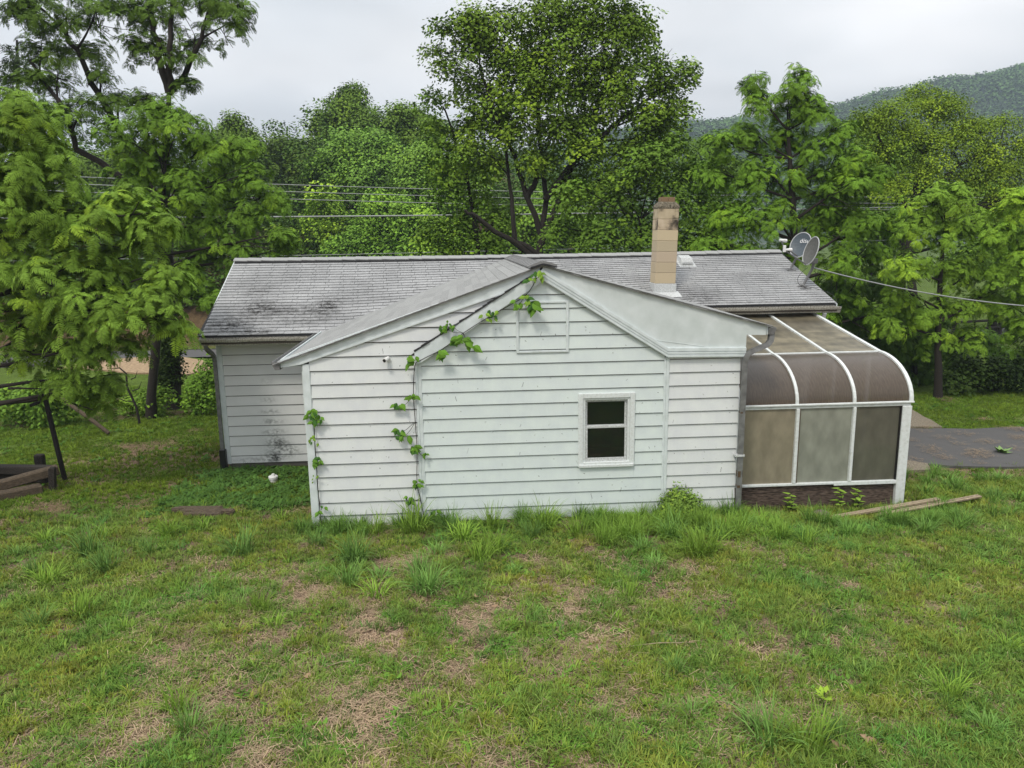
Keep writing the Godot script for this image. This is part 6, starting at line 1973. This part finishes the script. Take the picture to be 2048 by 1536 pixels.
	{"called":"ash_tree","label":"leafy tree cut off at the picture's right beside the wooden fence","leaf":"pinnate","seed":20,"blobs":[[14.42,4.67,-8.18,0.65],[15.06,3.77,-8.32,0.79],[14.55,3.0,-8.26,0.73],[15.19,2.47,-8.11,0.8],[14.85,1.89,-8.68,0.62],[15.27,1.36,-8.39,0.68],[14.15,3.91,-8.24,0.52],[15.37,4.54,-8.14,0.78],[15.95,2.96,-8.43,0.81]],"trunk":[[16.04,-0.6,-8.5,0.12],[15.68,1.61,-8.5,0.07],[15.34,3.77,-8.5,0.03]],"tint":[0.11,0.22,0.034],"dens":1.7,"light":0.14,"size":0.58},
	{"called":"box_elder","label":"dark shaded tree close behind the sunroom's roof corner","leaf":"pinnate","seed":21,"blobs":[[12.0,1.32,-11.84,0.86],[12.67,1.37,-11.31,0.85],[13.7,1.03,-11.37,0.77],[12.39,0.41,-11.52,0.7],[13.68,0.02,-11.74,0.71],[14.35,0.4,-11.28,0.62],[11.45,2.31,-11.22,0.76],[12.86,2.27,-11.49,0.85],[11.24,0.6,-11.5,0.62],[11.72,-0.24,-11.7,0.63],[12.32,-0.61,-11.86,0.61],[12.99,-0.42,-11.6,0.66],[13.72,-0.56,-11.44,0.63],[14.77,-0.58,-11.81,0.61],[13.19,0.59,-11.25,0.7]],"trunk":[[14.28,-0.74,-11.5,0.11],[14.06,0.53,-11.5,0.07],[13.53,1.95,-11.5,0.03]],"tint":[0.05,0.105,0.025],"dens":2.0,"light":0.08,"size":0.75,"stems":[[[14.31,-0.92,-11.5,0.05],[15.12,0.31,-11.71,0.03],[15.35,1.26,-11.71,0.02]],[[14.17,-0.59,-11.5,0.05],[13.4,0.33,-11.87,0.03],[12.4,1.4,-11.1,0.02]]]},
	{"called":"box_elder","label":"thin stemmed dark tree standing behind the ash beyond the driveway","leaf":"pinnate","seed":22,"blobs":[[15.71,0.24,-12.09,0.73],[17.23,0.26,-12.82,0.75],[18.21,-0.28,-12.88,0.67],[15.09,1.23,-12.06,0.72],[16.9,-0.56,-12.72,0.58],[18.77,-0.96,-12.8,0.68],[16.02,-0.81,-12.39,0.58],[17.22,-1.05,-12.59,0.5],[14.85,-0.42,-12.23,0.57]],"trunk":[[16.23,-0.78,-12.5,0.08],[16.12,0.17,-12.5,0.05],[16.1,1.49,-12.5,0.02]],"tint":[0.045,0.1,0.02],"dens":1.6,"light":0.05,"size":0.75,"stems":[[[16.33,-1.18,-12.5,0.03],[16.74,0.12,-12.71,0.02],[16.47,1.19,-12.13,0.02]]]},
	{"called":"shrub","label":"low dark evergreen shrub at the right lawn's edge","leaf":"bush","seed":23,"blobs":[[13.99,-0.26,-9.41,0.37],[14.67,-0.04,-9.35,0.46],[15.41,0.08,-9.35,0.52],[15.56,-0.42,-9.79,0.38],[16.2,-0.19,-9.55,0.47],[14.47,0.2,-9.63,0.38],[16.47,0.31,-9.58,0.52]],"trunk":[[15.46,-0.65,-9.6,0.04],[15.4,-0.26,-9.6,0.01]],"tint":[0.025,0.05,0.016],"dens":7.0,"cat":"shrub","light":0.02,"size":1.1,"twigs":1},
	{"called":"shrub","label":"leafy shrub between the ivy covered trunk and the wing wall","leaf":"bush","seed":24,"blobs":[[-7.17,0.19,-9.7,0.41],[-6.92,-0.22,-9.64,0.38],[-7.49,-0.27,-9.93,0.35],[-6.77,0.61,-9.62,0.3]],"trunk":[[-7.21,-0.66,-9.8,0.03],[-7.15,0.03,-9.8,0.01]],"tint":[0.085,0.18,0.035],"dens":6.0,"cat":"shrub","light":0.2,"size":1.1,"twigs":1},
	{"called":"shrub","label":"rough leafy shrub at the left yard edge under the tree","leaf":"bush","seed":25,"blobs":[[-11.82,0.05,-9.07,0.46],[-11.01,0.22,-8.77,0.45],[-10.4,0.33,-8.81,0.45],[-11.66,-0.38,-9.13,0.39],[-10.72,-0.2,-8.82,0.39],[-10.12,0.03,-8.94,0.37]],"trunk":[[-11.12,-0.62,-9.0,0.03],[-11.03,0.04,-9.0,0.01]],"tint":[0.08,0.165,0.035],"dens":6.0,"cat":"shrub","light":0.15,"size":1.2,"twigs":1},
	{"called":"shrub","label":"low shrub beside the bare dead sapling","leaf":"bush","seed":26,"blobs":[[-8.68,-0.19,-9.72,0.27],[-8.34,-0.1,-9.91,0.3],[-9.16,-0.35,-9.89,0.25],[-8.59,-0.41,-9.77,0.25]],"trunk":[[-8.75,-0.66,-9.8,0.02],[-8.72,-0.34,-9.8,0.01]],"tint":[0.085,0.17,0.035],"dens":7.0,"cat":"shrub","light":0.2,"size":0.9,"twigs":1},
	{"called":"spruce","label":"thin dark spruce top standing behind the walnut crown","leaf":"needle","seed":27,"blobs":[[-21.34,13.03,-29.93,0.39],[-21.47,12.33,-29.87,0.54],[-21.25,11.59,-29.62,0.68],[-21.85,10.89,-30.29,0.8],[-21.92,10.08,-30.47,0.91]],"trunk":[[-22.93,-1.25,-30.0,0.2],[-21.91,8.58,-30.0,0.12],[-21.31,13.74,-30.0,0.05]],"tint":[0.035,0.06,0.03],"dens":1.2,"light":0,"size":0.8,"twigs":1},
	{"called":"broadleaf_tree","label":"round topped tree standing highest above the wooded slope","leaf":"far","seed":40,"blobs":[[-8.72,13.45,-52.12,2.36],[-6.7,12.55,-51.11,1.94],[-10.48,12.44,-52.99,1.8],[-8.31,14.62,-52.41,1.57],[-5.6,11.43,-51.12,1.56],[-7.6,11.12,-51.57,2.16]],"trunk":[[-8.64,3.94,-52.0,0.22],[-8.02,10.41,-52.0,0.14],[-7.84,13.8,-52.0,0.06]],"tint":[0.078,0.15,0.036],"dens":1.1,"light":0.15,"group":"trees on the wooded slope","twigs":1},
	{"called":"broadleaf_tree","label":"light green domed tree below the round topped one","leaf":"far","seed":41,"blobs":[[-7.76,9.98,-44.25,1.74],[-6.09,10.0,-44.62,1.93],[-8.94,8.68,-44.69,1.76],[-6.68,7.86,-42.96,2.05],[-4.66,9.25,-43.85,1.56],[-4.03,7.55,-43.6,1.74]],"trunk":[[-6.83,3.66,-44.0,0.22],[-6.49,6.23,-44.0,0.14],[-6.34,9.27,-44.0,0.06]],"tint":[0.108,0.222,0.054],"dens":1.1,"light":0.15,"group":"trees on the wooded slope","twigs":1},
	{"called":"broadleaf_tree","label":"tall tree beside the large maple's left edge","leaf":"far","seed":42,"blobs":[[-4.26,13.09,-49.81,1.14],[-3.19,12.86,-50.76,1.36],[-2.05,12.07,-50.41,1.55],[-3.62,11.35,-50.51,1.55],[-4.67,12.36,-49.73,0.95]],"trunk":[[-4.08,4.1,-50.0,0.22],[-3.68,9.06,-50.0,0.14],[-3.55,12.39,-50.0,0.06]],"tint":[0.096,0.18,0.042],"dens":1.1,"light":0.15,"group":"trees on the wooded slope","twigs":1},
	{"called":"broadleaf_tree","label":"pale green tree close left of the large maple","leaf":"far","seed":43,"blobs":[[-2.12,8.95,-40.81,1.48],[-0.49,8.21,-39.66,1.45],[-2.83,7.35,-40.63,1.48],[-1.21,6.35,-40.07,1.64],[0.45,7.26,-39.73,1.3]],"trunk":[[-1.48,2.78,-40.0,0.22],[-1.3,5.39,-40.0,0.14],[-1.21,8.24,-40.0,0.06]],"tint":[0.12,0.24,0.054],"dens":1.1,"light":0.15,"group":"trees on the wooded slope","twigs":1},
	{"called":"broadleaf_tree","label":"dark tree on the wood's skyline beside the round topped one","leaf":"far","seed":44,"blobs":[[-13.47,11.0,-50.13,1.14],[-12.33,10.6,-49.94,1.14],[-11.53,9.44,-49.33,1.52],[-13.13,9.19,-50.59,1.55],[-10.89,10.63,-50.32,0.96]],"trunk":[[-13.01,3.73,-50.0,0.22],[-12.48,6.9,-50.0,0.14],[-12.25,10.24,-50.0,0.06]],"tint":[0.072,0.132,0.036],"dens":1.1,"light":0.15,"group":"trees on the wooded slope","twigs":1},
	{"called":"broadleaf_tree","label":"dark green pine like tree left of the light domed one","leaf":"far","seed":45,"blobs":[[-11.09,7.44,-46.39,1.45],[-9.84,9.14,-46.02,1.26],[-11.63,5.68,-46.73,1.47],[-10.13,5.29,-46.28,1.46]],"trunk":[[-11.08,3.62,-46.0,0.22],[-10.71,5.3,-46.0,0.14],[-10.5,8.45,-46.0,0.06]],"tint":[0.054,0.10200000000000001,0.0336],"dens":1.1,"light":0.15,"group":"trees on the wooded slope","twigs":1},
	{"called":"broadleaf_tree","label":"small bright tree low on the wooded slope","leaf":"far","seed":46,"blobs":[[-8.21,6.32,-37.57,0.93],[-8.69,5.13,-38.13,1.1],[-7.76,4.5,-37.9,0.94]],"trunk":[[-8.56,1.72,-38.0,0.22],[-8.39,2.96,-38.0,0.14],[-8.22,5.73,-38.0,0.06]],"tint":[0.144,0.264,0.048],"dens":1.1,"light":0.15,"group":"trees on the wooded slope","twigs":1},
	{"called":"broadleaf_tree","label":"bushy bright tree above the roof ridge middle","leaf":"far","seed":47,"blobs":[[-4.73,5.93,-36.19,1.05],[-3.54,5.62,-36.1,1.21],[-2.36,5.01,-36.07,1.21],[-4.2,4.44,-36.23,1.22],[-5.66,4.76,-35.99,0.9]],"trunk":[[-4.31,1.15,-36.0,0.22],[-4.2,2.65,-36.0,0.14],[-4.08,5.33,-36.0,0.06]],"tint":[0.12,0.24599999999999997,0.048],"dens":1.1,"light":0.15,"group":"trees on the wooded slope","twigs":1},
	{"called":"broadleaf_tree","label":"low spreading tree above the left half of the roof ridge","leaf":"far","seed":48,"blobs":[[-5.88,3.59,-34.94,1.04],[-4.48,3.26,-35.46,1.05],[-2.94,3.26,-34.74,1.04],[-7.4,3.31,-35.21,0.89]],"trunk":[[-5.32,0.7,-35.0,0.22],[-5.32,0.33,-35.0,0.14],[-5.19,2.99,-35.0,0.06]],"tint":[0.096,0.20400000000000001,0.042],"dens":1.1,"light":0.15,"group":"trees on the wooded slope","twigs":1},
	{"called":"broadleaf_tree","label":"low bright tree by the large maple's foot","leaf":"far","seed":49,"blobs":[[-1.14,4.1,-34.53,1.03],[0.31,3.51,-34.11,1.03],[1.78,2.9,-34.41,0.89],[-2.01,3.26,-33.74,0.87]],"trunk":[[-0.36,0.41,-34.0,0.22],[-0.35,0.9,-34.0,0.14],[-0.27,3.52,-34.0,0.06]],"tint":[0.11399999999999999,0.22799999999999998,0.042],"dens":1.1,"light":0.15,"group":"trees on the wooded slope","twigs":1},
	{"called":"broadleaf_tree","label":"grey green tree at the left end of the skyline","leaf":"far","seed":50,"blobs":[[-16.15,11.83,-48.0,1.46],[-15.27,10.82,-48.41,1.48],[-17.25,10.76,-47.76,1.46],[-14.66,9.39,-48.46,1.49],[-16.04,9.01,-48.05,1.66]],"trunk":[[-16.74,3.66,-48.0,0.22],[-16.04,7.93,-48.0,0.14],[-15.78,11.13,-48.0,0.06]],"tint":[0.084,0.156,0.036],"dens":1.1,"light":0.15,"group":"trees on the wooded slope","twigs":1},
	{"called":"broadleaf_tree","label":"tree filling the slope behind the walnut","leaf":"far","seed":51,"blobs":[[-28.27,9.59,-45.64,2.09],[-25.41,8.51,-44.99,2.08],[-29.99,7.6,-45.84,2.11],[-22.38,9.1,-44.33,1.71]],"trunk":[[-27.47,3.56,-45.0,0.22],[-26.75,5.82,-45.0,0.14],[-26.38,8.85,-45.0,0.06]],"tint":[0.078,0.144,0.036],"dens":1.1,"light":0.15,"group":"trees on the wooded slope","twigs":1},
	{"called":"broadleaf_tree","label":"background tree seen between the maple and the tree of heaven","leaf":"far","seed":52,"blobs":[[16.14,9.3,-39.34,1.14],[17.64,8.46,-40.71,1.35],[15.61,8.07,-39.64,1.32],[17.13,6.8,-40.03,1.5],[18.53,7.7,-39.29,1.32]],"trunk":[[17.41,-0.43,-40.0,0.22],[17.16,5.82,-40.0,0.14],[17.05,8.73,-40.0,0.06]],"tint":[0.066,0.132,0.036],"dens":1.1,"light":0.15,"group":"trees on the wooded slope","twigs":1},
	{"called":"broadleaf_tree","label":"background tree right of the tree of heaven","leaf":"far","seed":53,"blobs":[[23.33,5.23,-33.81,1.34],[24.98,4.62,-33.36,1.34],[24.22,3.45,-34.07,1.36],[26.2,3.43,-33.69,1.21]],"trunk":[[25.19,-1.58,-34.0,0.22],[25.01,1.94,-34.0,0.14],[24.79,4.63,-34.0,0.06]],"tint":[0.072,0.144,0.036],"dens":1.1,"light":0.15,"group":"trees on the wooded slope","twigs":1},
	{"called":"broadleaf_tree","label":"green tree behind the locust tree on the right","leaf":"far","seed":54,"blobs":[[20.31,8.16,-26.5,0.99],[22.48,7.53,-27.49,1.15],[19.62,6.77,-26.92,1.13],[21.31,5.79,-27.03,1.27],[23.0,5.49,-26.3,1.25],[25.76,4.75,-27.18,1.29],[27.87,4.46,-27.08,1.29],[19.51,4.57,-26.91,1.01]],"trunk":[[23.0,-1.33,-27.0,0.22],[22.54,5.52,-27.0,0.14],[22.34,7.72,-27.0,0.06]],"tint":[0.10200000000000001,0.198,0.042],"dens":1.1,"light":0.15,"group":"trees on the wooded slope","twigs":1},
	{"called":"broadleaf_tree","label":"dense green tree between the locust and the leafy tree by the fence","leaf":"far","seed":55,"blobs":[[24.83,5.86,-24.52,1.07],[25.85,4.65,-23.36,1.17],[25.84,3.5,-24.5,1.21],[24.1,2.6,-23.66,1.18],[26.52,2.1,-23.51,1.19]],"trunk":[[25.86,-1.25,-24.0,0.22],[25.55,3.27,-24.0,0.14],[25.31,5.36,-24.0,0.06]],"tint":[0.096,0.192,0.0396],"dens":1.1,"light":0.15,"group":"trees on the wooded slope","twigs":1},
	{"called":"broadleaf_tree","label":"dull green tree low at the left of the wooded slope","leaf":"far","seed":56,"blobs":[[-11.52,3.93,-39.36,1.13],[-10.41,3.27,-39.92,1.14],[-9.13,3.57,-40.03,0.98],[-12.67,3.3,-39.97,1.14]],"trunk":[[-11.22,2.38,-40.0,0.22],[-11.2,0.35,-40.0,0.14],[-10.99,3.27,-40.0,0.06]],"tint":[0.09,0.156,0.042],"dens":1.1,"light":0.15,"group":"trees on the wooded slope","twigs":1},
	{"called":"broadleaf_tree","label":"tree on the slope behind the maple stems","leaf":"far","seed":57,"blobs":[[3.93,4.98,-38.7,1.29],[5.77,5.56,-37.85,1.43],[7.52,4.62,-38.83,1.46],[2.89,3.73,-37.98,1.28],[8.25,3.35,-37.26,1.27],[5.5,3.37,-38.32,1.29]],"trunk":[[5.6,2.02,-38.0,0.22],[5.62,2.11,-38.0,0.14],[5.63,4.94,-38.0,0.06]],"tint":[0.108,0.216,0.042],"dens":1.1,"light":0.15,"group":"trees on the wooded slope","twigs":1}
]
